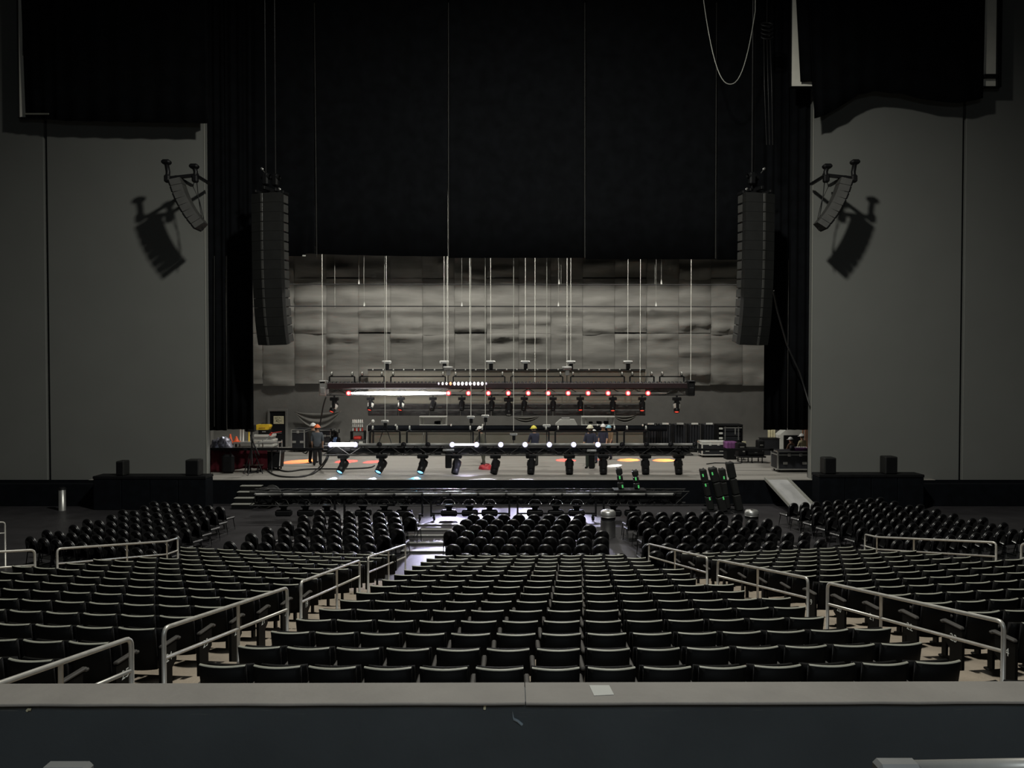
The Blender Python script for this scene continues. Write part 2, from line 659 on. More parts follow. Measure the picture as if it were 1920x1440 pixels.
bk, pan, arm, leg = seat_meshes()
ME_back = bk.mesh('backrest', [M_seat, M_seatedge])
ME_pan = pan.mesh('seat', M_seat)
ME_arm = arm.mesh('armrest', M_arm)
ME_leg = leg.mesh('leg', M_seat)
one = MB()
for q, idx in ((bk, None), (pan, 0), (arm, 2), (leg, 0)):
    for f, s, m in zip(q.f, q.s, q.m):
        one.f.append([i + len(one.v) for i in f])
        one.s.append(s)
        one.m.append(m if idx is None else idx)
    one.v.extend(q.v)
ME_one = one.mesh('stadium_seat', [M_seat, M_seatedge, M_arm])


def project(p):
    d = Vector(p) - Vector((0, 0, ZC))
    depth = d.y * math.cos(PITCH) - d.z * math.sin(PITCH)
    up = d.y * math.sin(PITCH) + d.z * math.cos(PITCH)
    return 960 + FPX * d.x / depth, 720 - FPX * up / depth, depth


seats = []   # (distance, row, order, block, x, y, z, theta)
PITCH_S = .49
for i in range(-1, 15):
    r = rrow(i)
    dt = PITCH_S / r
    q = redge(i) / r
    off = random.uniform(-.1, .1) * dt
    lst = []
    n = int((.1376 + .0893) * q / dt + .35)
    for k in range(n):
        lst.append(('centre', k, -.0893 * q + dt * (k + .5) + off * .5))
    for k in range(int((.488 - .131) * q / dt)):
        lst.append(('left', k, -.131 * q - dt * (k + .5)))
    for k in range(int((.488 - .192) * q / dt)):
        lst.append(('right', k, .192 * q + dt * (k + .5)))
    for blk, k, th in lst:
        x, y, z = arc_pt(r, th, zrow(i))
        px, py, dep = project((x, y, z + .8))
        if blk == 'left' and px < 345 and py < 1037 + (345 - px) * .075:
            continue    # beyond the cross rail at the front of the side block
        if blk == 'right' and px > 1600 and py < 1028 + (px - 1630) * .07:
            continue
        inside = -45 < px < 1965 and py < 1315
        if inside or (-420 < px < 2400 and py < 1500 and i >= 0):
            seats.append((dep if inside else dep + 1000, i, k, blk, x, y, z, th))
seats.sort()
near, far = seats[:300], seats[300:]   # the 300 that show largest; the rest as one object
LAB = {'centre': 'black seat, {k} from the left aisle, {r} row from the grey ledge, centre block',
       'left': 'black seat, {k} left of the left aisle rails, {r} row from the grey ledge',
       'right': 'black seat, {k} right of the right aisle rails, {r} row from the grey ledge',
       'far left': 'black seat, {k} beyond the second left aisle, {r} row from the grey ledge',
       'far right': 'black seat, {k} beyond the second right aisle, {r} row from the grey ledge'}
ROWNUM = {-1: '27', 0: '26', 1: '25', 2: '24', 3: '23', 4: '22', 5: '21', 6: '20', 7: '19'}


def end_panel(parent, side, number):
    """closed end panel with a slanted cap and the row number, at the aisle end of a row"""
    eb = MB()
    x = side * .262
    eb.prism([(-.06, .02), (.16, .02), (.16, .30), (.25, .36), (.25, .575), (-.06, .575)], x - .018, x + .018, ax=0)
    o = obj('end_panel', eb, M_seat, parent)
    ab = MB()
    ab.box((x, .13, .60), (.055, .36, .03), bev=.01)
    ab.box((x - side * .0, .30, .588), (.075, .05, .03), bev=.01)
    obj('armrest', ab, M_arm, parent, label='worn lighter arm cap at the aisle')
    if number:
        fc = bpy.data.curves.new('row_number', 'FONT')
        fc.body = number
        fc.size = .13
        fc.align_x = 'CENTER'
        fc.extrude = .001
        fc.materials.append(M_num)
        tmp = bpy.data.objects.new('row_number', fc)
        me = bpy.data.meshes.new_from_object(tmp)
        bpy.data.objects.remove(tmp)
        t = bpy.data.objects.new('row_number', me)
        COL.objects.link(t)
        t.parent = o
        t.rotation_euler = (math.pi / 2, 0, side * math.pi / 2)
        t.location = (x + side * .0195, .09, .40)


for dep, i, k, blk, x, y, z, th in near:
    lb = LAB[blk].format(k=ordn(k), r=ordn(i + 1))
    grp = 'fixed seats in the %s block' % blk
    end = k == 0 and blk in ('left', 'right') and i < 8
    if dep > 13.2 and not end:
        o = obj('stadium_seat', ME_one, None, None, label=lb, cat='seat', group=grp)
        o.location = (x, y, z)
        o.rotation_euler = (0, 0, th)
        continue
    t = thing('stadium_seat', lb, 'seat', (x, y, z), th, grp)
    obj('backrest', ME_back, None, t)
    obj('seat', ME_pan, None, t)
    obj('armrest', ME_arm, None, t)
    obj('leg', ME_leg, None, t)
    if end:
        end_panel(t, 1 if blk == 'left' else -1, ROWNUM.get(i))
fb = MB()
for dep, i, k, blk, x, y, z, th in far:
    M4 = Matrix.Translation((x, y, z)) @ Matrix.Rotation(th, 4, 'Z')
    o = len(fb.v)
    fb.v.extend(tuple(M4 @ Vector(p)) for p in one.v)
    fb.f.extend([q + o for q in f] for f in one.f)
    fb.s.extend(one.s)
    fb.m.extend(one.m)
if far:
    obj('stadium_seats', fb, [M_seat, M_seatedge, M_arm], label='farther rows of black fixed seats nearest the floor chairs, and the outer row ends', cat='seats', kind='stuff')

# ------------------------------------------------------------------ padded floor chairs


def chair_parts():
    bk = MB()
    W, H0, H1, T = .215, .40, .885, .075
    out = []
    n = 14
    for k in range(n + 1):
        a = math.pi * k / n
        out.append((math.cos(a) * W, H1 - .20 + math.sin(a) * .20))
    out = [(W * .93, H0)] + out + [(-W * .93, H0)]
    cz = (H0 + H1) / 2 + .02
    rings = [(-T / 2, .86), (-T / 2 + .006, .94), (-T * .22, 1.0), (T * .22, 1.0), (T / 2 - .006, .94), (T / 2, .86)]
    vs, fs = [], []
    m = len(out)
    for y, s in rings:
        for x, z in out:
            zz = cz + (z - cz) * s
            vs.append((x * s, y - .12 * (zz - .4), zz))
    for q in range(len(rings) - 1):
        for k in range(m):
            fs.append((q * m + k, q * m + (k + 1) % m, (q + 1) * m + (k + 1) % m, (q + 1) * m + k))
    fs.append(tuple(range(m)))
    fs.append(tuple(reversed(range((len(rings) - 1) * m, len(rings) * m))))
    bk.add(vs, fs, True)
    st = MB()
    st.box((0, .27, .42), (.43, .42, .08), bev=.03)
    fr = MB()
    for s in (-1, 1):
        fr.tube([(s * .22, -.04, .0), (s * .22, .03, .42), (s * .2, -.03, .62)], .014, 5)
        fr.tube([(s * .22, .46, .0), (s * .22, .36, .40)], .014, 5)
        fr.tube([(s * .22, -.03, .06), (s * .22, .455, .06)], .010, 4)
    return bk, st, fr


pbk, pst, pfr = chair_parts()
ME_pb, ME_ps, ME_pf = pbk.mesh('backrest', M_vinyl), pst.mesh('seat', M_vinyl), pfr.mesh('frame', M_blackm)
pone = MB()
for q, idx in ((pbk, 0), (pst, 0), (pfr, 1)):
    for f, s in zip(q.f, q.s):
        pone.f.append([i + len(pone.v) for i in f])
        pone.s.append(s)
        pone.m.append(idx)
    pone.v.extend(q.v)
ME_pone = pone.mesh('padded_chair', [M_vinyl, M_blackm])
ZT = .885
pch = []
CENT = [(1037, 874, 9, 36), (1020, 850, 9, 34.5), (1006, 868, 9, 32.5), (994, 845, 10, 31.5), (983, 861, 9, 30.5), (973, 874, 8, 29.3), (964, 888, 8, 28.3)]
LEFT = [(1034, 425, 9, 33.5), (1018, 432, 9, 32.5), (1003, 472, 9, 31), (991, 502, 9, 30.5), (980, 540, 8, 29), (969, 570, 8, 28.5), (959, 600, 7, 27.6)]
RIGHT = [(1032, 1230, 11, 33), (1018, 1218, 11, 32), (1003, 1229, 10, 31), (990, 1218, 9, 29.5), (977, 1208, 9, 28.7), (967, 1190, 8, 27.4), (959, 1187, 7, 26.8)]
for blk, tab in (('centre', CENT), ('left', LEFT), ('right', RIGHT)):
    for ri, (py, px0, n, sp) in enumerate(tab):
        for k in range(n):
            yy = py
            if blk == 'right':
                yy = py - 1.2 * max(0, k - 4)
            if blk == 'left':
                yy = py - .9 * max(0, 4 - k)
            p = PZ(px0 + sp * k, yy, ZT)
            pch.append((p.x, p.y + .05, math.atan2(p.x, 44 - p.y), blk, ri, k))
for s, blk in ((-1, 'far left'), (1, 'far right')):
    for ri in range(8):
        n = (10 - ri // 2) if s < 0 else 11 - (ri // 3)
        sl = .37 if s < 0 else .34
        for k in range(n):
            xx = 9.45 + (.08 * ri if s < 0 else 1.2 - .11 * ri) + .455 * k
            yy = (20.2 if s < 0 else 20.9) + .86 * ri + sl * (xx - 9.7)
            pch.append((s * xx, yy, s * .35, blk, ri, k))
pch.sort(key=lambda q: q[1])
PL = {'centre': 'round-topped black padded chair, {k} from left, {r} row from the front rails, middle floor block',
      'left': 'round-topped black padded chair, {k} from left, {r} row, left middle floor block',
      'right': 'round-topped black padded chair, {k} from left, {r} row, right middle floor block',
      'far left': 'angled black padded chair, {k} from the aisle, {r} row, far left floor block',
      'far right': 'angled black padded chair, {k} from the aisle, {r} row, far right floor block'}
PL['centre'] = 'round-topped black padded chair, {k} from left, {r} row, centre floor block'
pfar = MB()
for q, (x, y, th, blk, ri, k) in enumerate(pch):
    if q >= 300:
        M4 = Matrix.Translation((x, y, 0)) @ Matrix.Rotation(th, 4, 'Z')
        o = len(pfar.v)
        pfar.v.extend(tuple(M4 @ Vector(p)) for p in pone.v)
        pfar.f.extend([a + o for a in f] for f in pone.f)
        pfar.s.extend(pone.s)
        pfar.m.extend(pone.m)
        continue
    lb = PL[blk].format(k=ordn(k), r=ordn(ri))
    grp = 'padded chairs on the floor, %s block' % blk
    if blk == 'centre':
        t = thing('padded_chair', lb, 'chair', (x, y, 0), th, grp)
        obj('backrest', ME_pb, None, t)
        obj('seat', ME_ps, None, t)
        obj('frame', ME_pf, None, t)
    else:
        o = obj('padded_chair', ME_pone, None, None, label=lb, cat='chair', group=grp)
        o.location = (x, y, 0)
        o.rotation_euler = (0, 0, th)
if pfar.v:
    obj('padded_chairs', pfar, [M_vinyl, M_blackm], label='farthest black padded chairs in the rows nearest the stage', cat='chairs', kind='stuff')

# ------------------------------------------------------------------ aisle handrails


def ground_r(x, y):
    r = math.hypot(x, CY - y)
    if r < rrow(14) - .647:
        return 0.0
    i = math.ceil((rrow(0) + .13 - r) / .777) - 1
    return zrow(max(-2, min(14, i)))


def ground_slope(x, y):
    r = math.hypot(x, CY - y)
    i = (rrow(0) + .13 - r) / .777 - .5
    return zrow(i)


def on_ground(px, py, h):
    """point on the pixel ray that is h above the sloping bowl"""
    d = ray(px, py)
    lo, hi = 4.0, 40.0
    for _ in range(60):
        t = (lo + hi) / 2
        p = Vector((0, 0, ZC)) + d * t
        if p.z - h > ground_slope(p.x, p.y):
            lo = t
        else:
            hi = t
    return Vector((0, 0, ZC)) + d * lo


def handrail(pts, label, group, mids, h=.9, low=.31, posts=None):
    """pts: top-rail points; bent pipe with a lower rail and posts down to the steps"""
    pts = [Vector(p) for p in pts]
    t = thing('handrail', label, 'handrail', (pts[0].x, pts[0].y, ground_r(pts[0].x, pts[0].y)), 0, group)
    o = t.location.copy()
    ends = [pts[0], pts[-1]]
    top = MB()

    def rounded(P0, P1, P2, r=.09):
        a, c = (P0 - P1).normalized(), (P2 - P1).normalized()
        out = []
        for k in range(5):
            u = k / 4
            q = P1 + a * r * (1 - u) ** 2 + c * r * u ** 2
            out.append(q)
        return out
    g0, g1 = ground_r(pts[0].x, pts[0].y), ground_r(pts[-1].x, pts[-1].y)
    b0, b1 = Vector((pts[0].x, pts[0].y, g0)), Vector((pts[-1].x, pts[-1].y, g1))
    line = [b0] + rounded(b0, pts[0], pts[1]) + pts[1:-1] + rounded(pts[-2], pts[-1], b1) + [b1]
    top.tube([p - o for p in line], .024, 8)
    obj('top_rail', top, M_rail, t)
    lw = MB()
    lw.tube([p - Vector((0, 0, low)) - o for p in pts], .02, 7)
    obj('lower_rail', lw, M_rail, t)
    for u in mids:
        seg = u * (len(pts) - 1)
        k = min(int(seg), len(pts) - 2)
        q = pts[k].lerp(pts[k + 1], seg - k)
        pb = MB()
        pb.tube([q - o, Vector((q.x, q.y, ground_r(q.x, q.y))) - o], .021, 7)
        obj('post', pb, M_rail, t)
    for q in (b0, b1):
        fb = MB()
        fb.lathe([(.055, 0), (.055, .008), (.03, .014)], q - o, n=10)
        obj('foot_flange', fb, M_rail, t)
    return t


H = .9
handrail([on_ground(-70, 1306, H), on_ground(246, 1196, H)], 'nearest handrail at the left aisle, cut by the left picture edge', 'left aisle rails', [.5])
handrail([on_ground(307, 1178, H), on_ground(538, 1102, H)], 'long pale handrail in the left aisle, second from the grey ledge', 'left aisle rails', [.52])
handrail([on_ground(564, 1091, H), on_ground(674, 1051, H)], 'handrail in the left aisle, third from the grey ledge', 'left aisle rails', [.55])
handrail([on_ground(690, 1045, H), on_ground(760, 1021, H)], 'bright short handrail at the foot of the left aisle', 'left aisle rails', [.5])
handrail([on_ground(1882, 1166, H), on_ground(1552, 1093, H)], 'long pale handrail at the right aisle, nearest the ledge', 'right aisle rails', [.62])
handrail([on_ground(1515, 1084, H), on_ground(1346, 1050, H)], 'handrail at the right aisle, second from the ledge', 'right aisle rails', [.5])
handrail([on_ground(1326, 1045, H), on_ground(1217, 1020, H)], 'bright short handrail at the foot of the right aisle', 'right aisle rails', [.5])
handrail([on_ground(107, 1029, H), on_ground(313, 1015, H), on_ground(333, 1009, H)], 'bent handrail before the far left floor chairs', 'side rails', [.3, .5])
handrail([on_ground(-70, 1038, H), on_ground(65, 1031, H)], 'handrail left of the bent one, cut by the left picture edge', 'side rails', [.4])
handrail([on_ground(-50, 981, H), on_ground(9, 979, H)], 'short handrail end at the left picture edge, farther up', 'side rails', [])
handrail([on_ground(1868, 1017, H), on_ground(1644, 1007, H), on_ground(1622, 1002, H)], 'bent handrail before the far right floor chairs', 'side rails', [.33, .5])
handrail([on_ground(1915, 1019, H), on_ground(1990, 1022, H)], 'handrail end at the right picture edge', 'side rails', [])

# ------------------------------------------------------------------ drapes


def drape_panel(px0, px1, pyb, Y, top, folds, amp=.06, parent=None, name='drape_panel', wave=None):
    x0, x1 = X(px0, Y), X(px1, Y)
    z0 = Zp(pyb, Y)

    def fn(u, v):
        x = x0 + (x1 - x0) * u
        zb = z0 + (wave(u) if wave else 0)
        return (x, Y + amp * math.sin(u * folds * 2 * math.pi) * (1 - .3 * v), zb + (top - zb) * v)
    b = MB()
    b.grid(fn, max(8, int(folds * 8)), 6, thick=(0, .02, 0))
    return obj(name, b, M_drape, parent)


YD = 32.55
bd = thing('border_curtain', 'wide black border curtain hanging over the stage opening', 'curtain', (0, YD, 0))
bd.location = (0, 0, 0)
xs = [380, 592.5, 841, 1096.5, 1341.5, 1530]
bt = [480, 480.5, 483.5, 486, 487]
for k in range(5):
    wv = (lambda u: (0.0 if u < .92 else .10) ) if k == 0 else ((lambda u: .10 * (1 - u) ** 2) if k == 1 else None)
    drape_panel(xs[k] + .6, xs[k + 1] - .6, bt[k], YD, 23.9, 5, .02, bd, wave=wv)
for k in range(1, 5):
    sb = MB()
    sb.bar(P(xs[k] + (-3 if k < 3 else 2) * (k in (1, 4)), 5, YD - .03), P(xs[k] + (1.5 if k == 1 else 0), 479 + k * 1.5, YD - .03), .035, .02, up=(0, 1, 0))
    obj('seam', sb, M_seam, bd, label='thin lighter seam')
hb = MB()
hb.box((0, YD, 23.85), (27, .08, .08))
obj('curtain_pipe', hb, M_pipe, bd)
cb = MB()
cb.box(P(570, 479.5, YD - .05), (.14, .03, .06), bev=.01)
obj('hem_clip', cb, M_white, bd, label='white clip on the hem')

lg = thing('leg_curtain', 'tall black leg curtain at the left side of the stage', 'curtain', (0, 0, 0))
drape_panel(384, 425, 807, 32.42, 23.9, 3, .06, lg)
drape_panel(426, 475.5, 805, 32.44, 23.9, 3, .06, lg)
rg = thing('leg_curtain', 'tall black leg curtain at the right side of the stage', 'curtain', (0, 0, 0))
drape_panel(1432, 1476, 806, 32.42, 23.9, 3, .06, rg)
drape_panel(1477, 1524, 806, 32.44, 23.9, 3, .06, rg)
for px, r in ((402, lg), (425, lg)):
    sb = MB()
    sb.bar(P(px, 480, 32.34), P(px, 800, 32.34), .02, .02, up=(0, 1, 0))
    obj('seam', sb, M_seam, r)

# ------------------------------------------------------------------ trusses, moving heads, hoists
YA, YF, YG, YR = 40.0, 33.0, 28.2, 41.6


def led_bar(t, o, xa, xb, Y, z, n, lit, mlens, mglow, litseg, r=.055, rl=.075, rr=.13, dim=()):
    """long tube with round lamps along it"""
    sp = (xb - xa) / (n - 1)
    for k in range(n):
        if k < n - 1:
            tb = MB()
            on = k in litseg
            tb.tube([Vector((xa + sp * k, Y, z)) - o, Vector((xa + sp * (k + 1) - .004, Y, z)) - o], (.035 + .065 * math.sin(math.pi * (k + .001) / (len(litseg) or 1)) if len(litseg) > 1 else .085) if on else (.045 if k in dim else r), 8, r2=(.035 + .065 * math.sin(math.pi * (k + 1) / (len(litseg) or 1))) if on and len(litseg) > 1 else None)  # lit tubes are thickened and tapered to imitate bloom
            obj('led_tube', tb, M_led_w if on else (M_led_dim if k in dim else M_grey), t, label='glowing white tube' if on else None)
        if k in litseg and k - 1 in litseg:
            continue
        lb = MB()
        c = Vector((xa + sp * k, Y - .06, z)) - o
        on = k in lit
        lb.lathe([(rl * .3, .05), (rl, .03), (rl, -.03)], c, (0, -1, 0), n=10)
        lo = obj('lens', lb, mlens if on else M_lens_d, t, label='lit round lamp' if on else None)
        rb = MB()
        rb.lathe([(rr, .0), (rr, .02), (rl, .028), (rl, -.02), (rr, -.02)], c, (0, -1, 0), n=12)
        obj('ring_or_glow', rb, mglow if on else M_blackm, lo)  # lit rings imitate the bloom around each lamp; unlit ones stay black


def truss(name, label, xa, xb, Y, ztop, zbot, depth=.6):
    t = thing(name, label, 'truss', ((xa + xb) / 2, Y, zbot))
    o = t.location.copy()
    for yy in (0, depth):
        for zz in (zbot, ztop):
            cb = MB()
            cb.tube([Vector((xa, Y + yy, zz)) - o, Vector((xb, Y + yy, zz)) - o], .026, 6)
            obj('chord', cb, M_pipe, t)
    lb = MB()
    n = int((xb - xa) / .55)
    for k in range(n):
        x0, x1 = xa + (xb - xa) * k / n, xa + (xb - xa) * (k + 1) / n
        za, zb = (ztop, zbot) if k % 2 else (zbot, ztop)
        for yy in (0, depth):
            lb.tube([Vector((x0, Y + yy, za)) - o, Vector((x1, Y + yy, zb)) - o], .014, 4)
        for zz in (zbot, ztop):
            lb.tube([Vector((x0, Y, zz)) - o, Vector((x1, Y + depth, zz)) - o], .012, 4)
    lo = obj('lattice', lb, M_pipe, t, kind='stuff')
    return t, o


def hoop(t, o, xa, xb, Y, z0, z1, depth=.6, up=True, mat_=None):
    """dolly leg frame of a pre-rig truss: two posts and a bar, with a swivel castor at each post"""
    m = mat_ or M_blackm
    hb = MB()
    for x in (xa, xb):
        hb.bar(Vector((x, Y, z0)) - o, Vector((x, Y, z1)) - o, .07, .07)
    hb.bar(Vector((xa, Y, z1 if up else z1 + .12)) - o, Vector((xb, Y, z1 if up else z1 + .12)) - o, .06, .06)
    h = obj('dolly_leg', hb, m, t)
    s = 1 if up else -1
    for x, dx in ((xa, .12), (xb, -.12)):
        cb = MB()
        c = Vector((x + dx, Y, z1)) - o
        cb.bar(c, c + Vector((0, 0, s * .06)), .10, .10)
        cb.bar(c + Vector((-.045, 0, s * .05)), c + Vector((-.045, 0, s * .15)), .015, .08)
        cb.bar(c + Vector((.045, 0, s * .05)), c + Vector((.045, 0, s * .15)), .015, .08)
        cb.mi = 1
        cb.lathe([(.07, -.03), (.09, -.02), (.09, .02), (.07, .03)], c + Vector((0, 0, s * .16)), (1, 0, 0), n=12)
        obj('castor', cb, [M_blackm, M_white if up else M_blackm], h)


def moving_head(label, group, top, scale, ang, mlens, pan=0.0, white=False, yaw=0.0):
    """hung head: clamp, base, yoke, tilted barrel with lens; ang tilts the barrel in the picture plane"""
    t = thing('moving_head_lamp', label, 'stage light', top, yaw, group)
    s = scale * (1.22 if scale < 1.05 else 1.0)
    b = MB()
    b.box((0, 0, -.05 * s), (.08 * s, .10 * s, .1 * s), bev=.01)
    b.box((0, 0, -.18 * s), (.42 * s, .30 * s, .17 * s), bev=.03 * s)
    obj('base', b, M_blackm, t)
    b = MB()
    for q in (-1, 1):
        b.box((0, q * .20 * s, -.44 * s), (.16 * s, .05 * s, .40 * s), bev=.02 * s)
    b.box((0, 0, -.28 * s), (.18 * s, .44 * s, .05 * s), bev=.02 * s)
    obj('yoke', b, M_blackm, t)
    piv = Vector((0, 0, -.52 * s))
    ax = Vector((math.sin(ang), -pan, -math.cos(ang))).normalized()
    b = MB()
    b.lathe([(.10 * s, -.20 * s), (.165 * s, -.15 * s), (.175 * s, .02 * s), (.15 * s, .06 * s), (.15 * s, .24 * s), (.135 * s, .36 * s), (.125 * s, .36 * s), (.12 * s, .32 * s)], piv, ax, n=14)
    if white:
        b.mi = 1
        b.lathe([(.177 * s, -.06 * s), (.183 * s, -.02 * s), (.16 * s, .18 * s), (.15 * s, .18 * s)], piv, ax, n=14)
    h = obj('head', b, [M_blackm, M_white], t)
    b = MB()
    b.lathe([(.118 * s, .325 * s), (.09 * s, .345 * s), (.03 * s, .352 * s)], piv, ax, n=14)
    obj('lens', b, mlens, h)
    return t


def chain_hoist(label, top, zhook, size=1.0, group='chain hoists over the stage', ztop=24.05, bridle=None, gray=False):
    t = thing('chain_hoist', label, 'hoist', top, 0, group)
    s = size
    b = MB()
    b.box((0, 0, -.14 * s), (.40 * s, .22 * s, .18 * s), bev=.04 * s)
    b.lathe([(.07 * s, -.26 * s), (.10 * s, -.22 * s), (.10 * s, .22 * s), (.07 * s, .26 * s)], (0, 0, -.12 * s), (1, 0, 0), n=10)
    obj('motor', b, M_grey if gray else M_alu, t)
    b = MB()
    b.box((.02 * s, 0, -.36 * s), (.22 * s, .2 * s, .34 * s), bev=.03 * s)
    obj('chain_bag', b, M_grey if gray else M_black, t)
    b = MB()
    b.tube([(0, 0, -.03 * s), (0, 0, ztop - top.z)], .013, 5)
    obj('chain', b, M_cable, t)
    b = MB()
    zl = zhook - top.z
    if bridle:
        for q in (-1, 1):
            b.tube([(0, 0, -.3 * s), (q * bridle, 0, zl)], .02, 5)
    else:
        b.tube([(0, 0, -.3 * s), (0, 0, zl)], .02, 5)
    obj('sling', b, M_dcable, t)
    return t


# ---- upper lighting truss, flown
xa, xb = X(612, YA, 737), X(1290, YA, 737)
zt, zb = Zp(729, YA), Zp(741, YA)
tA, oA = truss('lighting_truss', 'long black lighting truss with red lamps, flown across mid stage', xa, xb, YA, zt, zb)
for a, c in ((618, 665), (675, 720.5), (733, 835), (850, 946.5), (958, 1055), (1070, 1170.5), (1181, 1226), (1237, 1282)):
    hoop(tA, oA, X(a, YA, 706), X(c, YA, 706), YA - .02, zt, Zp(706, YA))
for px in (607.5, 1294):
    b = MB()
    c = P(px, 728, YA + .3)
    b.box(c - oA, (.36, .7, .80), bev=.05)
    b.box(c - oA + Vector((0, -.1, .32)), (.42, .5, .2), bev=.05)
    b.box(c - oA + Vector((0, -.36, -.1)), (.22, .06, .3), bev=.02)
    obj('end_motor', b, M_grey if px < 900 else M_blackm, tA)
led_bar(tA, oA, X(655, YA, 737), X(1214, YA, 737), YA - .12, Zp(737, YA), 16, set(range(16)), M_led_r, M_glow_r, {0, 1, 2, 3, 4})
b = MB()
b.tube([P(1215, 737, YA - .12) - oA, P(1250, 737, YA - .12) - oA], .045, 6)
obj('led_tube', b, M_grey, tA)
# strobe batten on top of the truss
sx0, sx1 = X(615, YA, 721), X(1287, YA, 721)
t = thing('strobe_batten', 'dark row of strobe cells along the top of the red-lamped truss', 'stage light', ((sx0 + sx1) / 2, YA - .1, zt + .03))
o = t.location.copy()
b = MB()
z0, z1 = zt + .03, Zp(718, YA)
b.box(Vector(((sx0 + sx1) / 2, YA - .1, (z0 + z1) / 2)) - o, (sx1 - sx0, .25, z1 - z0), bev=.02)
obj('housing', b, mat('maroon black', (.020, .008, .010), .5), t)
n = int((sx1 - sx0) / .2)
cells = MB()
for k in range(n):
    x = sx0 + .1 + k * .2
    cells.lathe([(.085, -.02), (.08, .03), (.05, .07), (.01, .08)], Vector((x, YA - .1, z1)) - o, n=8)
obj('cell_hoods', cells, M_blackm, t, kind='stuff')
for k in range(13):
    px = 822.5 + 7.42 * k
    b = MB()
    c = P(px, 719.3, YA - .24) - o
    M4 = Matrix.Translation(c) @ Matrix.Diagonal((1, 1, 1.5, 1))
    b.M = M4
    r = .060 if 3 <= k <= 11 else .045
    b.lathe([(r, .0), (r * .8, .03), (r * .2, .045)], (0, 0, 0), (0, -1, 0), n=10)
    mm = M_ovald if k in (0, 12) else (M_ovalr if k == 3 else M_oval)
    obj('strobe_lamp', b, mm, t, label='lit oval strobe lamp')

heads_a = [(627, .85, -.35, M_lens_r, True), (695, .75, -.15, M_lens_r, True), (752, .75, -.15, M_lens_r, True), (812, .75, -.2, M_lens_d, False), (866, .75, 0, M_lens_d, False),
           (922, .75, -.05, M_lens_d, False), (954, 1.0, 0, M_alu, False), (983, .75, -.15, M_lens_d, False), (1037, .75, -.05, M_lens_d, False), (1088, .75, 0, M_lens_r, False),
           (1149, .78, -.05, M_lens_r, False), (1204, .78, -.05, M_lens_r, False), (1269, .85, -.1, M_lens_r, True)]
for k, (px, sc, an, ml, wh) in enumerate(heads_a):
    q = P(px, 742, YA + .3)
    nm = {True: 'white-shelled moving head lamp', False: 'black moving head lamp'}[wh]
    c = 'red lens' if ml is M_lens_r else ('silver ball front' if ml is M_alu else 'dark lens')
    moving_head('%s with %s, %s from left under the red-lamped truss' % (nm, c, ordn(k)), 'heads under the upper truss', (q.x, YA + .3, zb - .02), sc, an, ml, .45, wh)

# ---- grey screen and dark tile band flown behind
x0, x1 = X(690, YR, 725), X(1210, YR, 725)
t = thing('flown_screen', 'flat grey flown screen with a dark lower band behind the lighting truss', 'screen', ((x0 + x1) / 2, YR, Zp(757, YR)))
o = t.location.copy()
b = MB()
b.box(Vector(((x0 + x1) / 2, YR, (Zp(695, YR) + Zp(757, YR)) / 2)) - o, (x1 - x0, .05, Zp(695, YR) - Zp(757, YR)), bev=.015)
obj('screen_sheet', b, mat('grey screen cloth', (.19, .18, .145), .8, var=.04), t)
b = MB()
b.bar(Vector((x0, YR, Zp(693.5, YR))) - o, Vector((x1, YR, Zp(693.5, YR))) - o, .12, .07)
obj('top_rail', b, M_blackm, t)
for k in range(27):
    b = MB()
    c = Vector((x0 + (x1 - x0) * (k + .5) / 27, YR - .07, Zp(693, YR))) - o
    b.lathe([(.04, 0), (.035, .03), (.01, .045)], c, (0, -1, .4), n=8)
    obj('rail_bolt', b, M_white, t)
M_tile = mat('dark tile with printed patches', (.022, .021, .02), .5, var=.9, scale=3.2, stretch=(1, 1, 1.6))
for k in range(9):
    for r_ in range(2):
        b = MB()
        xa_, xb_ = x0 + (x1 - x0) * k / 9, x0 + (x1 - x0) * (k + 1) / 9
        ya, yc = (757, 768) if r_ == 0 else (768, 779.5)
        zc, zh = (Zp(ya, YR) + Zp(yc, YR)) / 2, Zp(ya, YR) - Zp(yc, YR)
        b.box(Vector(((xa_ + xb_) / 2, YR - .04 - .02 * r_, zc)) - o, (xb_ - xa_ - .03, .10, zh - .02), bev=.02)
        b.mi = 1
        for _ in range(3):
            if random.random() < .75:
                xx = random.uniform(xa_ + .25, xb_ - .3)
                b.box(Vector((xx, YR - .095 - .02 * r_, zc + random.uniform(-.05, .05))) - o, (random.uniform(.12, .4), .02, random.uniform(.04, .1)), bev=.008)
        obj('led_tile', b, [M_tile, M_cabside], t)
for k, px in enumerate((725, 833, 920, 985, 1070, 1177)):
    chain_hoist('silver chain hoist, %s of the six over the flown grey screen' % ordn(k), P(px, 675, YR), Zp(693, YR), .95)
for k, px in enumerate((840, 1063)):
    chain_hoist('larger grey chain hoist over the %s half of the lighting truss' % ('left', 'right')[k], P(px, 686, YA), zt + .04, .95, gray=True)

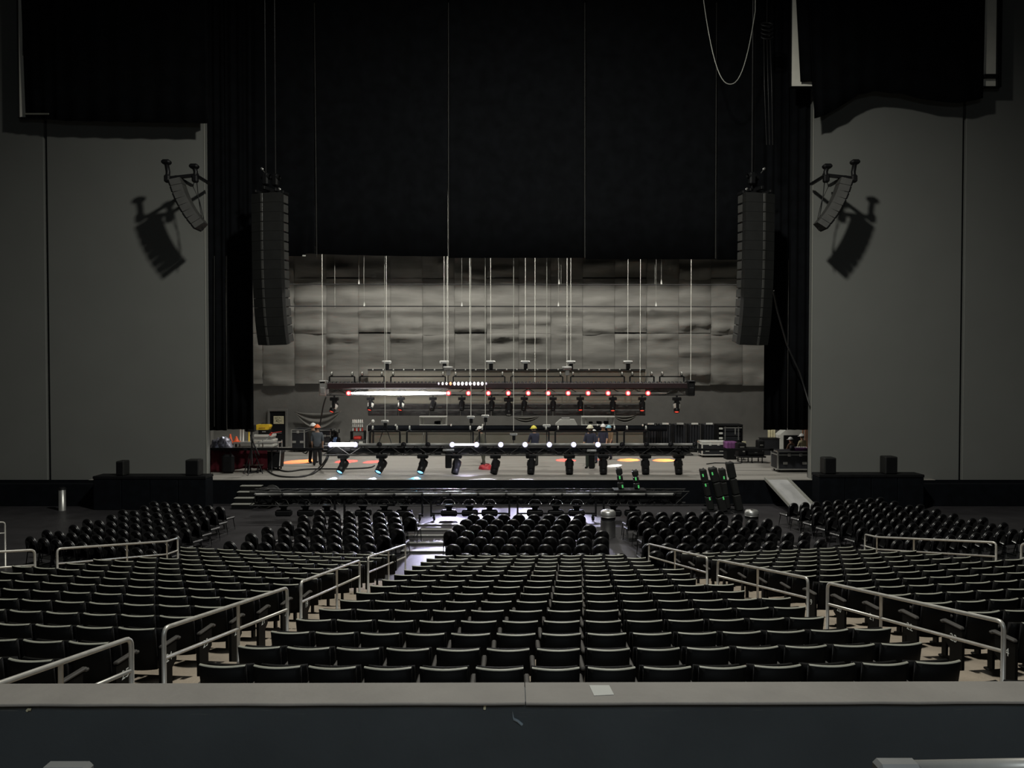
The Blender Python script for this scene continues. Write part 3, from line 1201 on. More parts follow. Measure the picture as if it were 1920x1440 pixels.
# ---- lower truss, flown at the stage edge
zt, zb = Zp(836, YF), Zp(853, YF)
xa, xb = X(606, YF, 837), X(1300, YF, 837)
tF, oF = truss('lighting_truss', 'long black lighting truss with white lamps, low above the stage edge', xa, xb, YF, zt, zb)
for a, c in ((694, 750), (763, 887), (899, 1029), (1041, 1157), (1170, 1216)):
    hoop(tF, oF, X(a, YF, 810), X(c, YF, 810), YF - .02, zt, Zp(809, YF))
led_bar(tF, oF, X(622, YF, 833), X(1301.5, YF, 833), YF - .12, Zp(833, YF), 16, {0, 1, 5, 6, 7, 8, 9, 10, 11}, M_led_b, M_glow_v, {0}, rl=.075, rr=.115, dim=(5,))
eb = MB()
eb.box(Vector(((xa + xb) / 2, YF + .3, (zt + zb) / 2)) - oF, (xb - xa - .3, .45, .24), bev=.03)
obj('cable_tray', eb, M_black, tF)
b = MB()
for k in range(46):
    xx = random.uniform(xa + .5, xb - .3)
    zz = random.uniform(zb + .03, zt - .02)
    b.box(Vector((xx, YF + random.uniform(-.04, .3), zz)) - oF, (random.uniform(.06, .28), .10, random.uniform(.04, .16)), bev=.015)
obj('power_boxes', b, M_blackm, tF, kind='stuff')
pb = MB()
pb.bar(P(388, 842, YF + .6), P(606, 842, YF + .6), .10, .10)
obj('pipe_beam', pb, M_black, None, label='black pipe running left from the low truss to the wall', cat='pipe')
pb = MB()
pb.bar(P(1301, 843, YF + .6), P(1450, 843, YF + .6), .10, .10)
obj('pipe_beam', pb, M_black, None, label='black pipe running right from the low truss to the wall', cat='pipe')

heads_f = [(644, 1.12, -.42, M_lens_b), (716, 1.12, -.42, M_lens_b), (793, 1.12, -.3, M_lens_b), (856, 1.12, -.2, M_lens_d), (929, 1.12, -.22, M_lens_d), (996, 1.12, -.06, M_lens_d),
           (1067.5, 1.12, 0, M_lens_d), (1131, 1.12, 0, M_lens_d), (1210, 1.12, 0, M_lens_d), (1272, 1.12, 0, M_lens_d)]
for k, (px, sc, an, ml) in enumerate(heads_f):
    q = P(px, 846, YF + .3)
    c = 'glowing blue lens' if ml is M_lens_b else 'dark lens'
    moving_head('black moving head lamp, %s, %s from left under the low truss' % (c, ordn(k)), 'heads under the low truss', (q.x, YF + .3, zb + .12), sc, an, ml, .75 if ml is M_lens_b else .32)
for k, (px, py, w_, l_) in enumerate(((841, 845, .26, 'left of centre'), (1109, 846, .22, 'right of centre'))):
    t = thing('blinder_lamp', 'narrow black blinder box hanging under the low truss, ' + l_, 'stage light', P(px, py, YF + .1))
    b = MB()
    b.box((0, 0, -.38), (w_ * 1.05, .2, .74), bev=.03)
    obj('body', b, M_black, t)
    b = MB()
    b.box((0, -.03, .03), (w_ * 1.9, .2, .09), bev=.02)
    b.box((-w_ * .5, -.11, .05), (w_ * .7, .03, .07), bev=.01)
    obj('yoke', b, M_alu, t)
for k, (px, py) in enumerate(((722, 787), (883, 779), (910, 777), (963, 811), (1025, 795))):
    chain_hoist('black-bodied chain hoist, %s from left above the low white-lamped truss' % ordn(k), P(px, py, YF), zt + .03, .62, bridle=.30 if k == 0 else None)

# ---- front truss standing on its dolly legs on the floor
zt, zb = Zp(922, YG), Zp(948, YG)
xa, xb = X(468, YG, 925), X(1292, YG, 925)
tG, oG = truss('lighting_truss', 'long grey-topped lighting truss standing on wheeled legs before the stage', xa, xb, YG, zt, zb)
for a, c in ((628, 646), (792, 808.5), (955, 970.5), (1117, 1132)):
    for px in (a, c):
        b = MB()
        xx = X(px, YG, 950)
        b.bar(Vector((xx, YG, zt)) - oG, Vector((xx, YG, .16)) - oG, .07, .07)
        h = obj('dolly_leg', b, M_blackm, tG)
        cb_ = MB()
        d = -.1 if px == a else .1
        cb_.box(Vector((xx + d * .6, YG, .22)) - oG, (.16, .14, .06), bev=.01)
        cb_.lathe([(.07, -.03), (.095, -.02), (.095, .02), (.07, .03)], Vector((xx + d, YG, .097)) - oG, (1, .4, 0), n=12)
        cb_.box(Vector((xx + d, YG - .06, .15)) - oG, (.03, .02, .12))
        obj('castor', cb_, M_blackm, h)
for a, c in ((808.5, 955), (970.5, 1117)):
    b = MB()
    b.bar(Vector((X(a, YG, 950), YG, .27)) - oG, Vector((X(c, YG, 950), YG, .27)) - oG, .05, .05)
    obj('dolly_bar', b, M_blackm, tG)
b = MB()
zled = Zp(926, YG)
led_bar(tG, oG, X(480, YG, 925), X(1262, YG, 925), YG - .12, zled, 16, set(), M_led_b, M_glow_v, set(), r=.05, rl=.03, rr=.045)
b = MB()
b.box(Vector(((xa + xb) / 2, YG + .3, (zt + zb) / 2)) - oG, (xb - xa - .4, .3, .40), bev=.05)
obj('cable_tray', b, M_black, tG)
b = MB()
for k in range(60):
    xx = random.uniform(xa + .4, xb - .3)
    b.box(Vector((xx, YG + random.uniform(-.05, .12), random.uniform(zb + .03, zt - .05))) - oG, (random.uniform(.05, .3), .08, random.uniform(.03, .12)), bev=.015)
obj('power_boxes', b, M_blackm, tG, kind='stuff')
for k, px in enumerate((532, 573, 613, 681, 721, 758, 842, 881, 918, 1003, 1042, 1081, 1150, 1186)):
    q = P(px, 944, YG + .2)
    t = thing('wash_lamp', 'black wide-headed wash lamp, %s from left under the front floor truss' % ordn(k), 'stage light', (q.x, YG + .2, zb - .01), 0, 'wash lamps under the front truss')
    b = MB()
    b.box((0, 0, -.04), (.30, .28, .1), bev=.03)
    b.box((0, 0, -.12), (.20, .18, .16), bev=.03)
    obj('base', b, M_black, t)
    b = MB()
    b.box((0, 0, -.30), (.60, .26, .23), bev=.05)
    b.box((0, -.125, -.30), (.50, .03, .15), bev=.02)
    obj('head', b, M_black, t)
    b = MB()
    arc = [(-.24, -.22, .06), (-.2, -.22, .16), (-.12, -.22, .235), (.12, -.22, .235), (.2, -.22, .16), (.24, -.22, .06)]
    b.tube(arc, .015, 5)
    obj('carry_bail', b, M_chrome if k in (6, 7, 8, 9, 10, 11) else M_pipe, t, label='chrome carrying bail' if k in (6, 7, 8, 9, 10, 11) else None)

# ---- long dark batten lying upstage, hung just off the deck
t = thing('soft_batten', 'long dark rolled cloth batten low across upstage', 'batten', P(970, 803, 41))
o = t.location.copy()
b = MB()
b.tube([P(690, 803, 41) - o, P(850, 803, 41) - o, P(1050, 803, 41) - o, P(1250, 803, 41) - o], .16, 8)
obj('rolled_cloth', b, M_fascia, t)
for a in range(5):
    b = MB()
    xl, xr = X(692 + 103 * a, 41.25), X(692 + 103 * (a + 1) - 1, 41.25)
    b.box(Vector(((xl + xr) / 2, 41.25, (ZS + .05 + Zp(806, 41.25)) / 2)) - o, (xr - xl, .05, Zp(806, 41.25) - ZS - .1), bev=.01)
    obj('backing_panel', b, MATS['grey screen cloth'], t, label='grey panel under the rolled cloth')
for px in (742, 846, 905, 1120, 1205):
    b = MB()
    b.box(P(px, 797, 40.9) - o, (.08, .2, .1), bev=.02)
    obj('tie_clip', b, M_white, t)
for px in (700, 800, 1000, 1100, 1240):
    b = MB()
    b.bar(P(px, 806, 41) - o, Vector((X(px, 41), 41, ZS)) - o, .07, .07)
    b.box(Vector((X(px, 41), 41, ZS + .02)) - o, (.5, .5, .04))
    obj('support_stand', b, M_blackm, t)

# ---- plain steel wires and chains
for k, (px, Y, pye) in enumerate([(605, YA + .3, 713), (628, 43.3, 577), (682, 43.3, 533), (881, YA + .1, 733), (1003, YA + .1, 729), (1052, 43.3, 533), (1200, YA + .1, 735), (1228, 43.3, 533), (1295, YA + .3, 714), (838, 41.0, 800)]):
    b = MB()
    p = P(px, pye, Y)
    b.tube([p, Vector((p.x, Y, 24.05))], [.014, .008][k in (2, 5, 7, 9)], 5)
    obj('rigging_wire', b, M_cable, None, label='thin grey rigging wire, %s counting from the left over the stage' % ordn([0, 1, 2, 4, 5, 6, 7, 8, 9, 3][k]), cat='wire', group='rigging wires')
for k, py in enumerate((533, 574)):
    YP = (43.2, 42.7)[k]
    t = thing('batten_pipe', 'thin horizontal dark pipe across the back wall, %s' % ('upper', 'lower')[k], 'pipe', P(960, py, YP))
    o = t.location.copy()
    b = MB()
    b.tube([P(470, py, YP) - o, P(1445, py + 1, YP) - o], .035, 6)
    obj('pipe', b, M_pipe, t)
    for px in ((673, 1048, 1240), (683, 866, 1047, 1230))[k]:
        b = MB()
        b.lathe([(.05, 0), (.045, .12), (.015, .28)], P(px, py, YP) - o, n=6)
        obj('wire_clamp', b, M_white, t)
        b = MB()
        b.tube([P(px, py - 5, YP) - o, Vector((X(px, YP), YP, 24.05)) - o], .006, 4)
        obj('hanger_wire', b, M_cable, t)

# ------------------------------------------------------------------ line arrays
YL = 30.0


def line_array(label, pxc, mirror):
    s = -1 if mirror else 1
    topz = Zp(362, YL)
    c = P(pxc, 362, YL)
    t = thing('line_array', label, 'loudspeaker', (c.x, YL + .3, topz), s * -.30)
    H_ = .37
    z, yb, tilt = 0.0, -.35, 0.0
    for k in range(16):
        tilt += math.radians((0, 0, .2, .2, .3, .3, .4, .5, .6, .7, .9, 1.1, 1.4, 1.8, 2.2, 2.6)[k])
        M4 = Matrix.Translation((0, yb, z)) @ Matrix.Rotation(tilt, 4, 'X') @ Matrix.Translation((0, .35, 0))
        b = MB(M4)
        W = .65
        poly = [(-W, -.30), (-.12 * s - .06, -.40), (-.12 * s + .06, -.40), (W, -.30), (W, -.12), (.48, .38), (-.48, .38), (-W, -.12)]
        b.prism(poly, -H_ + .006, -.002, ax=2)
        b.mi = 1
        b.box((-.12 * s, -.402, -H_ / 2), (.10, .02, H_ - .03), bev=.008)  # lighter strip paints the highlight down the front ridge
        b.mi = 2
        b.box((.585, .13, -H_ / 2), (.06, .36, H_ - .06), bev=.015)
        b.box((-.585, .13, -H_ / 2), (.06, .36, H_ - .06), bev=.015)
        obj('cabinet', b, [M_cab, M_cabmid, M_cabside], t)
        z -= H_ * math.cos(tilt)
        yb += H_ * math.sin(tilt)
    b = MB()
    b.box((0, 0, .07), (1.25, .12, .12), bev=.02)
    b.box((0, .1, .19), (.12, 1.1, .14), bev=.02)
    b.box((-.45, .1, .10), (.1, .9, .12), bev=.02)
    b.box((.45, .1, .10), (.1, .9, .12), bev=.02)
    obj('flying_frame', b, M_black, t)
    for q, (dx, dy) in enumerate(((-.19, 0), (.08, .25))):
        b = MB()
        b.box((dx, dy, .62), (.26, .22, .48), bev=.05)
        b.lathe([(.08, -.2), (.11, -.16), (.11, .16), (.08, .2)], (dx, dy, .72), (1, 0, 0), n=10)
        b.tube([(dx, dy, .2), (dx, dy, .4)], .03, 6)
        hm = obj('hoist_motor', b, M_black, t)
        b = MB()
        b.tube([(dx, dy, .86), (dx, dy, 24.05 - topz)], .024, 6)
        obj('hoist_chain', b, M_pipe, hm)
    for q, (dx, dz) in enumerate(((.5, .16), (-.28, 1.0))):
        b = MB()
        b.lathe([(.05, 0), (.045, .06), (.01, .09)], (dx * s, -.1, dz), (0, -1, .2), n=8)
        b.tube([(dx * s, -.1, dz), (dx * s * .9, .05, dz - .12)], .012, 4)
        obj('shackle', b, M_alu, t)
    return t


line_array('tall black line array loudspeaker hanging left of the stage', 502, False)
line_array('tall black line array loudspeaker hanging right of the stage', 1422, True)


def fill_array(label, mirror):
    def mx_(px):
        return 1915 - px if mirror else px
    s = -1 if mirror else 1
    Yf = 30.1
    pts = [(329, 338), (333, 350), (337, 362), (342, 374), (348, 386), (354.5, 397.5), (362, 408.5), (370, 418.5), (377, 427)]
    o3 = P(mx_(350), 385, Yf)
    t = thing('curved_fill_speaker', label, 'loudspeaker', o3)
    w3 = [P(mx_(a), c_, Yf) - o3 for a, c_ in pts]
    for k in range(len(w3) - 1):
        p0, p1 = w3[k], w3[k + 1]
        mid = (p0 + p1) / 2
        d = (p1 - p0)
        L = d.length
        d.normalize()
        n = Vector((-s * abs(d.z), 0, -abs(d.x)))   # toward the house side, outward and down
        n.normalize()
        M4 = Matrix(((n.x, 0, d.x, mid.x), (n.y, 1, d.y, mid.y), (n.z, 0, d.z, mid.z), (0, 0, 0, 1)))
        b = MB(M4)
        b.prism([(-.26, -.22), (.12, -.35), (.12, .35), (-.26, .22)], -L / 2 + .008, L / 2 - .008, ax=2)
        b.mi = 1
        b.box((.15, 0, 0), (.08, .68, L - .02), bev=.02)
        obj('cabinet', b, [M_cabside, M_black], t)
    for a in ((314, 340), (366, 340)):
        ab = MB()
        x_, y_ = a
        l1 = [P(mx_(x_), y_, Yf) - o3, P(mx_(x_ + 1), y_ - 18, Yf) - o3, P(mx_(x_ - 2), y_ - 36 + (8 if x_ > 350 else 0), Yf) - o3]
        ab.tube(l1, .09, 7)
        ab.box(l1[-1], (.34, .3, .18), bev=.06)
        ab.box(l1[0] + Vector((0, 0, .1)), (.22, .24, .3), bev=.05)
        obj('bracket_arm', ab, M_blackm, t)
    ab = MB()
    ab.bar(P(mx_(318), 334, Yf) - o3, P(mx_(372), 328, Yf) - o3, .12, .12)
    ab.bar(P(mx_(330), 331, Yf) - o3, P(mx_(330), 331, Yf) - o3 + Vector((0, 1.5, 0)), .10, .10)
    ab.bar(P(mx_(366), 328, Yf) - o3, P(mx_(366), 328, Yf) - o3 + Vector((0, 1.5, 0)), .10, .10)
    obj('wall_frame', ab, M_blackm, t)
    ab = MB()
    ab.tube([P(mx_(368), 330, Yf + .2) - o3, P(mx_(372), 370, Yf + .3) - o3, P(mx_(378), 405, Yf + .3) - o3, P(mx_(380), 432, Yf) - o3], .018, 5)
    ab.tube([P(mx_(366), 330, Yf + .2) - o3, P(mx_(362), 350, Yf + .3) - o3, P(mx_(374), 375, Yf + .3) - o3, P(mx_(382), 410, Yf) - o3], .014, 5)
    obj('cable', ab, M_dcable, t)
    return t


fill_array('small curved black speaker array bracketed on the left grey wall', False)
fill_array('small curved black speaker array bracketed on the right grey wall', True)

# ------------------------------------------------------------------ side screens with black covers
YI = 31.25


def side_screen(label, clabel, x0, x1, pyb, strips, cov, wave):
    zb_ = Zp(pyb, YI)
    xa_, xb_ = X(x0, YI, 100), X(x1, YI, 100)
    top = 23.0
    c = Vector(((xa_ + xb_) / 2, YI, zb_))
    t = thing('video_screen', label, 'screen', c)
    b = MB()
    hw, hh = (xb_ - xa_) / 2, top - zb_
    for bx in (((-hw + .015), 0, hh / 2, .03, hh), ((hw - .10), 0, hh / 2, .20, hh)):
        b.box((bx[0], 0, bx[2]), (bx[3], .22, bx[4]), bev=.02)
    b.box((0, 0, .005), (2 * hw, .22, .03), bev=.01)
    b.box((0, 0, hh), (2 * hw, .22, .14), bev=.02)
    obj('screen_frame', b, M_black, t)
    b = MB()
    b.box((0, .0, hh / 2), (2 * hw - .05, .06, hh - .03))
    obj('screen_sheet', b, mat('screen cloth', (.85, .83, .74), .8, var=.05), t)
    for q in range(2):
        b = MB()
        b.tube([(-hw * .6 + q * hw * 1.2, 0, hh), (-hw * .6 + q * hw * 1.2, 0, 24.05 - zb_)], .03, 6)
        obj('hanger', b, M_cable, t)
    cc = thing('screen_cover', clabel, 'cloth', c)
    cx = [(X(p, YI - .2, q) - c.x, Zp(q, YI - .2) - zb_) for p, q in cov]

    def fn(u, v):
        zt_ = hh + .12
        i = min(int(u * (len(cx) - 1)), len(cx) - 2)
        f = u * (len(cx) - 1) - i
        xbot = cx[i][0] + (cx[i + 1][0] - cx[i][0]) * f
        zbot = cx[i][1] + (cx[i + 1][1] - cx[i][1]) * f
        xt0, xt1 = wave
        xtop = xt0 + (xt1 - xt0) * (xbot - cx[0][0]) / (cx[-1][0] - cx[0][0])
        vv = v
        return (xbot + (xtop - xbot) * vv, -.2 + .035 * math.sin(u * 60) * (1 - .6 * v), zbot + (zt_ - zbot) * vv)
    b = MB()
    b.grid(fn, 90, 8, thick=(0, .02, 0))
    obj('cover_sheet', b, M_drape, cc)
    b = MB()
    b.box((0, -.2, hh + .17), (2 * hw - .1, .06, .08), bev=.02)
    obj('top_batten', b, M_black, cc)
    return t, c, zb_


tl, c, zb_ = side_screen('large dark video screen high on the left, white only in two slits', 'black cloth covering nearly all of the left video screen', 35, 388.5, 222, None,
                         [(48, 219), (120, 226), (250, 229), (389, 231)], (X(46.5, YI, 0) - P(211.75, 222, YI).x - .12, X(389, YI, 0) - P(211.75, 222, YI).x))
b = MB()
b.box(P(69, 213.5, YI - .24) - c, (.98, .02, .07), bev=.01)  # pale frame left bare of the cloth
obj('frame_strip', b, mat('pale frame strip', (.20, .20, .17), .6), tl, label='pale strip of bare frame')
b = MB()
b.bar(P(44.5, 1, YI - .14) - c, P(44, 104, YI - .14) - c, .075, .04, up=(0, 1, 0))
obj('frame_strip', b, MATS['pale frame strip'], tl, label='pale strip of bare frame')
tr, c2, zb2 = side_screen('large white video screen high on the right, mostly behind black cloth', 'black cloth with a wavy hem covering the middle of the right video screen', 1481, 1876, 164, None,
                          [(1501, 153), (1523, 153), (1527, 222), (1545, 217), (1575, 200), (1608, 178), (1640, 171), (1690, 176), (1740, 188), (1800, 193), (1843, 184)],
                          (X(1484, YI, -270) - P(1678, 164, YI).x, X(1843, YI, 0) - P(1678, 164, YI).x))
b = MB()
b.box(P(1857, 143, YI - .18) - c2, (.55, .12, .16), bev=.02)
obj('frame_corner', b, M_black, tr)

# cables and rigging by the right array
b = MB()
pts = []
for k in range(25):
    u = k / 24
    px = 1316 + (1416 - 1316) * u
    v = abs(2 * u - 1.06)
    py = 158 - 158 * min(1.2, v) ** 2.3
    if u < .02:
        py = -30
    pts.append(P(px, py, 30.2))
top0, top1 = pts[0].copy(), pts[-1].copy()
pts = [Vector((top0.x, 30.2, 23.9))] + pts + [Vector((top1.x, 30.2, 23.9))]
b.tube(pts, .02, 5)
obj('loop_cable', b, M_cable, None, label='long slack cable looping down left of the right loudspeaker chains', cat='cable')
t = thing('cable_bundle', 'coiled bundle of black cable high above the right line array', 'cable', P(1438, 60, 30.3))
o = t.location.copy()
for k in range(4):
    b = MB()
    cc_ = P(1438, 46 + 8 * k, 30.3 + .02 * k) - o
    b.tube([cc_ + Vector((.23 * math.cos(a * .5236), .08 * math.sin(a * .5236), .10 * math.sin(a * .5236))) for a in range(13)], .035, 5)
    obj('coil', b, M_blackm, t)
b = MB()
for dx in (-.12, 0, .12):
    b.tube([P(1438, 72, 30.3) - o + Vector((dx, 0, 0)), P(1440, 160, 30.3) - o + Vector((dx * 1.2, 0, 0)), P(1443, 272, 30.3) - o + Vector((dx, 0, 0))], .016, 5)
b.tube([P(1438, 44, 30.3) - o, Vector((P(1438, 44, 30.3).x, 30.3, 24.05)) - o], .02, 5)
obj('drop_cable', b, M_pipe, t)
b = MB()
b.tube([P(1450, 545, 30.6), P(1458, 585, 31.0), P(1475, 645, 31.5), P(1500, 700, 31.8), P(1518, 760, 31.9)], .035, 6)
obj('slack_cable', b, M_pipe, None, label='slack cable falling from the right line array to the wall', cat='cable')

# ------------------------------------------------------------------ lamps that belong to the fixtures
ORG = (1.0, .20, .03)
RED = (1.0, .015, .006)
for sx, px, py, colr, pw, hw in ((627, 567, 864, ORG, 3600, 26), (695, 652, 864, RED, 4200, 19), (752, 700, 865, RED, 3600, 15), (1037, 1060, 862, RED, 3200, 18),
                                 (1149, 1115, 862, RED, 2600, 14), (1204, 1180, 861.5, ORG, 3200, 20), (1269, 1246, 862, ORG, 3600, 20)):
    src_ = P(sx, 777, YA - .05)
    dst = PZ(px, py, ZS + .02)
    d = (dst - src_).length
    lamp('SPOT', src_, dst, pw, colr, size=.03, angle=2 * math.atan(hw / FPX * dst.y / d), blend=.25)
for sx, px, py, colr, pw, hw in ((637, 622, 897.5, (.45, .68, 1.0), 900, 9), (709, 697, 897.5, (.45, .68, 1.0), 800, 8), (786, 778, 896, (.1, .6, 1.0), 160, 10)):
    dst = PZ(px, py, ZS + .02)
    src_ = P(sx - 4, 885, YF - .15)
    d = (dst - src_).length
    lamp('SPOT', src_, dst, pw, colr, size=.02, angle=2 * math.atan(hw / FPX * dst.y / d), blend=.35)
src_, dst = P(1204, 777, YA - .05), PZ(1153, 872, ZS + .02)
lamp('SPOT', src_, dst, 2600, (.95, .97, 1.0), size=.02, angle=2 * math.atan(12.5 / FPX * dst.y / (dst - src_).length), blend=.2)
# violet-white wash lamps of the low truss onto the stage lip and the floor in front
lamp('SPOT', P(876, 876, YF - .45), PZ(872, 889, ZS), 70, (.72, .70, 1.0), size=.05, angle=math.radians(125), blend=1.0)
for sx, px, py, pw, an in ((856, 800, 1010, 620, 34), (929, 880, 958, 520, 42), (996, 960, 958, 420, 40), (1067, 1105, 985, 300, 26), (856, 730, 1090, 700, 22)):
    lamp('SPOT', P(sx, 838, YF - .25), PZ(px, py, 0.0), pw * 5.6, (.72, .69, 1.0), size=.08, angle=math.radians(an), blend=.8)
# glare of the white round lamps toward the house
for px in (849, 940, 1031, 1121):
    lamp('SPOT', P(px, 833, YF - .3), (P(px, 833, YF).x * .4, 8, 2.0), 150, (.84, .86, 1.0), size=.08, angle=math.radians(70), blend=.8)

# ------------------------------------------------------------------ things on the stage deck


def road_case(label, px0, px1, pyt, pyb, depth, lid=.25, wheels=True, top=None, rz=0.0, body=None, edge=None, latches=2, name='road_case', front_skid=False):
    """flight case with metal edging, lid seam, latches, handle and castors; pixel rect of its front face on the deck"""
    yb_ = PZ(px0, pyb, ZS).y
    p0, p1 = P(px0, pyb, yb_), P(px1, pyt, yb_)
    W_, H_ = p1.x - p0.x, p1.z - ZS
    t = thing(name, label, 'case', ((p0.x + p1.x) / 2, yb_ + depth / 2, ZS), rz)
    wh = .12 if wheels else .0
    hl = (H_ - wh) * lid
    body = body or M_case
    edge = edge or M_alu
    hw, hd = W_ / 2, depth / 2
    b = MB()
    b.box((0, 0, wh + (H_ - wh - hl) / 2), (W_ - .02, depth - .02, H_ - wh - hl), bev=.01)
    for x in (-1, 1):
        for y in (-1, 1):
            pass
    obj('body', b, body, t)
    b = MB()
    b.box((0, 0, H_ - hl / 2), (W_ - .02, depth - .02, hl - .01), bev=.01)
    obj('lid', b, top or body, t)
    b = MB()
    e = .045
    for z in (wh + e / 2, H_ - e / 2, H_ - hl, ):
        b.box((0, -hd, z), (W_, .02, e))
        b.box((0, hd, z), (W_, .02, e))
        b.box((-hw, 0, z), (.02, depth, e))
        b.box((hw, 0, z), (.02, depth, e))
    for x in (-1, 1):
        for y in (-1, 1):
            b.box((x * (hw - e / 2), y * (hd), (wh + H_) / 2), (e, .024, H_ - wh))
            b.box((x * (hw), y * (hd - e / 2), (wh + H_) / 2), (.024, e, H_ - wh))
    obj('edging', b, edge, t)
    for k in range(latches):
        b = MB()
        x = -hw + W_ * (k + 1) / (latches + 1)
        b.box((x, -hd - .012, H_ - hl), (.13, .03, .13), bev=.01)
        b.box((x, -hd - .03, H_ - hl - .02), (.05, .02, .06), bev=.01)
        obj('latch', b, edge, t)
    b = MB()
    b.box((-hw + W_ * .22, -hd - .012, wh + (H_ - wh - hl) * .45), (.2, .02, .12), bev=.01)
    b.box((hw - W_ * .22, -hd - .012, wh + (H_ - wh - hl) * .45), (.2, .02, .12), bev=.01)
    obj('handle_plates', b, edge, t, kind='stuff')
    if wheels:
        for x in (-1, 1):
            for y in (-1, 1):
                b = MB()
                c = Vector((x * (hw - .12), y * (hd - .12), .055))
                b.lathe([(.04, -.025), (.055, -.015), (.055, .015), (.04, .025)], c, (1, 0, 0), n=10)
                b.box(c + Vector((0, 0, .055)), (.09, .09, .03))
                obj('castor', b, M_blackm, t)
    return t, W_, H_, yb_


# back door with paper sign (opening trimmed in the back wall)
x0, x1 = X(507, YB), X(536, YB)
zt = Zp(771, YB)
db = MB()
db.box(((x0 + x1) / 2, YB - .02, (ZS + zt) / 2), (x1 - x0, .1, zt - ZS), bev=.01)
dr = structure('door_1', db, M_black)
b = MB()
e = .13
b.box((x0 - e / 2, YB - .04, (ZS + zt) / 2), (e, .18, zt - ZS), bev=.01)
b.box((x1 + e / 2, YB - .04, (ZS + zt) / 2), (e, .18, zt - ZS), bev=.01)
b.box(((x0 + x1) / 2, YB - .04, zt + e / 2), (x1 - x0 + 2 * e, .18, e), bev=.01)
obj('door_frame', b, M_back, dr)
b = MB()
b.box(P(520, 812, YB - .09), (.5, .02, .02))
b.tube([P(511, 797, YB - .09), P(511, 797, YB - .16)], .02, 6)
obj('door_handle', b, M_alu, dr)
b = MB()
p = P(522.5, 787.5, YB - .085)
b.box(p, (.60, .012, .46), bev=.004)
sg = obj('door_sign', b, M_paper, None, label='cream paper sign with an arrow drawn on it, on the dark door', cat='sign')
b = MB()
for a, c in (((-.22, .13), (-.02, .15)), ((-.2, .07), (.02, .04)), ((-.16, -.05), (.18, -.06)), ((-.16, -.05), (-.08, .0)), ((-.16, -.05), (-.07, -.11)), ((.02, .14), (.12, .10)), ((-.05, -.12), (.06, -.16))):
    b.bar(p + Vector((a[0], -.009, a[1])), p + Vector((c[0], -.009, c[1])), .02, .004, up=(0, 1, 0))
obj('ink_marks', b, M_black, sg)

# swagged cloth hung on the back wall
M_swag = mat('grey swag cloth', (.17, .165, .15), .85, var=.2, scale=2)
for nm, a, c, py, sag in (('left, behind the hard hats', 552, 640, 772, 1.0), ('right of the middle', 1150, 1195, 780, .4), ('behind the yellow hard hat', 962, 1012, 782, .35)):
    p0, p1 = P(a, py, YB - .25), P(c, py - 2, YB - .25)

    def fn(u, v, p0=p0, p1=p1, sag=sag):
        q = p0.lerp(p1, u)
        dz = -4 * sag * u * (1 - u) * (.12 + .88 * v) - .02 * v
        return (q.x, q.y - .06 * math.sin(v * 14) * 4 * u * (1 - u), q.z + dz)
    b = MB()
    b.grid(fn, 20, 14, thick=(0, .02, 0))
    obj('swag_cloth', b, M_swag, None, label='grey swagged cloth pinned to the back wall, ' + nm, cat='cloth')

# red-skirted table at the left
yt = PZ(420, 886, ZS).y
xa, xb = X(388, yt), X(512, yt)
zt = Zp(843.5, yt)
t = thing('skirted_table', 'table at stage left draped with dark red cloth', 'table', ((xa + xb) / 2, yt + .5, ZS))
b = MB()
hwid = (xb - xa) / 2
b.box((0, 0, zt - ZS - .02), (2 * hwid, 1.0, .04), bev=.01)
obj('tabletop', b, M_black, t)


def skirt(u, v):
    x = -hwid * .98 + 1.8 * hwid * u
    zb_ = (.02 if u < .42 else .10 + .10 * math.sin((u - .42) * 5.4))
    return (x, -.50 - .03 * math.sin(u * 50) * (1 - v) - .01, zb_ + (zt - ZS - .03 - zb_) * v)


b = MB()
b.grid(skirt, 80, 6, thick=(0, .015, 0))
obj('cloth_skirt', b, M_darkred, t)
for x in (-1, 1):
    for y in (-.4, .42):
        b = MB()
        b.tube([(x * (hwid - .1), y, 0), (x * (hwid - .1), y, zt - ZS - .04)], .025, 6)
        obj('leg', b, M_blackm, t)
# wrapped gear on the table
M_wrap = mat('clear wrap', (.35, .35, .42), .18, metal=.55, var=.3, scale=6, bump=.6, bscale=12)
for k, (px, py, r, lb) in enumerate(((407, 830, .30, 'left'), (421, 834, .34, 'right'))):
    yy = yt + .45
    c = Vector((X(px, yy), yy, zt))
    b = MB()
    vs = []

    def fn(u, v, r=r, k=k):
        a, e = u * 2 * math.pi, (v) * math.pi / 2
        d = Vector((math.cos(a) * math.cos(e), math.sin(a) * math.cos(e), math.sin(e) * 1.5))
        rr = r * (1 + .35 * noise.noise(d * 2.2 + Vector((k * 7, 0, 0))))
        return tuple(d * rr)
    b.grid(fn, 18, 9)
    obj('wrapped_bundle', b, M_wrap, None, c, label='shiny plastic-wrapped bundle on the red-skirted table, the %s one' % lb, cat='bundle')
# black clutter box hanging at the skirt
t2 = thing('gear_bag', 'black gear bag leaning on the front of the red-skirted table', 'bag', (X(427, yt - .3), yt - .28, ZS))
b = MB()
b.box((0, 0, .42), (.55, .22, .84), bev=.10)
obj('body', b, M_black, t2)
b = MB()
b.tube([(-.15, -.02, .8), (-.1, -.05, .98), (.1, -.05, .98), (.15, -.02, .8)], .02, 6)
obj('strap', b, M_blackm, t2)

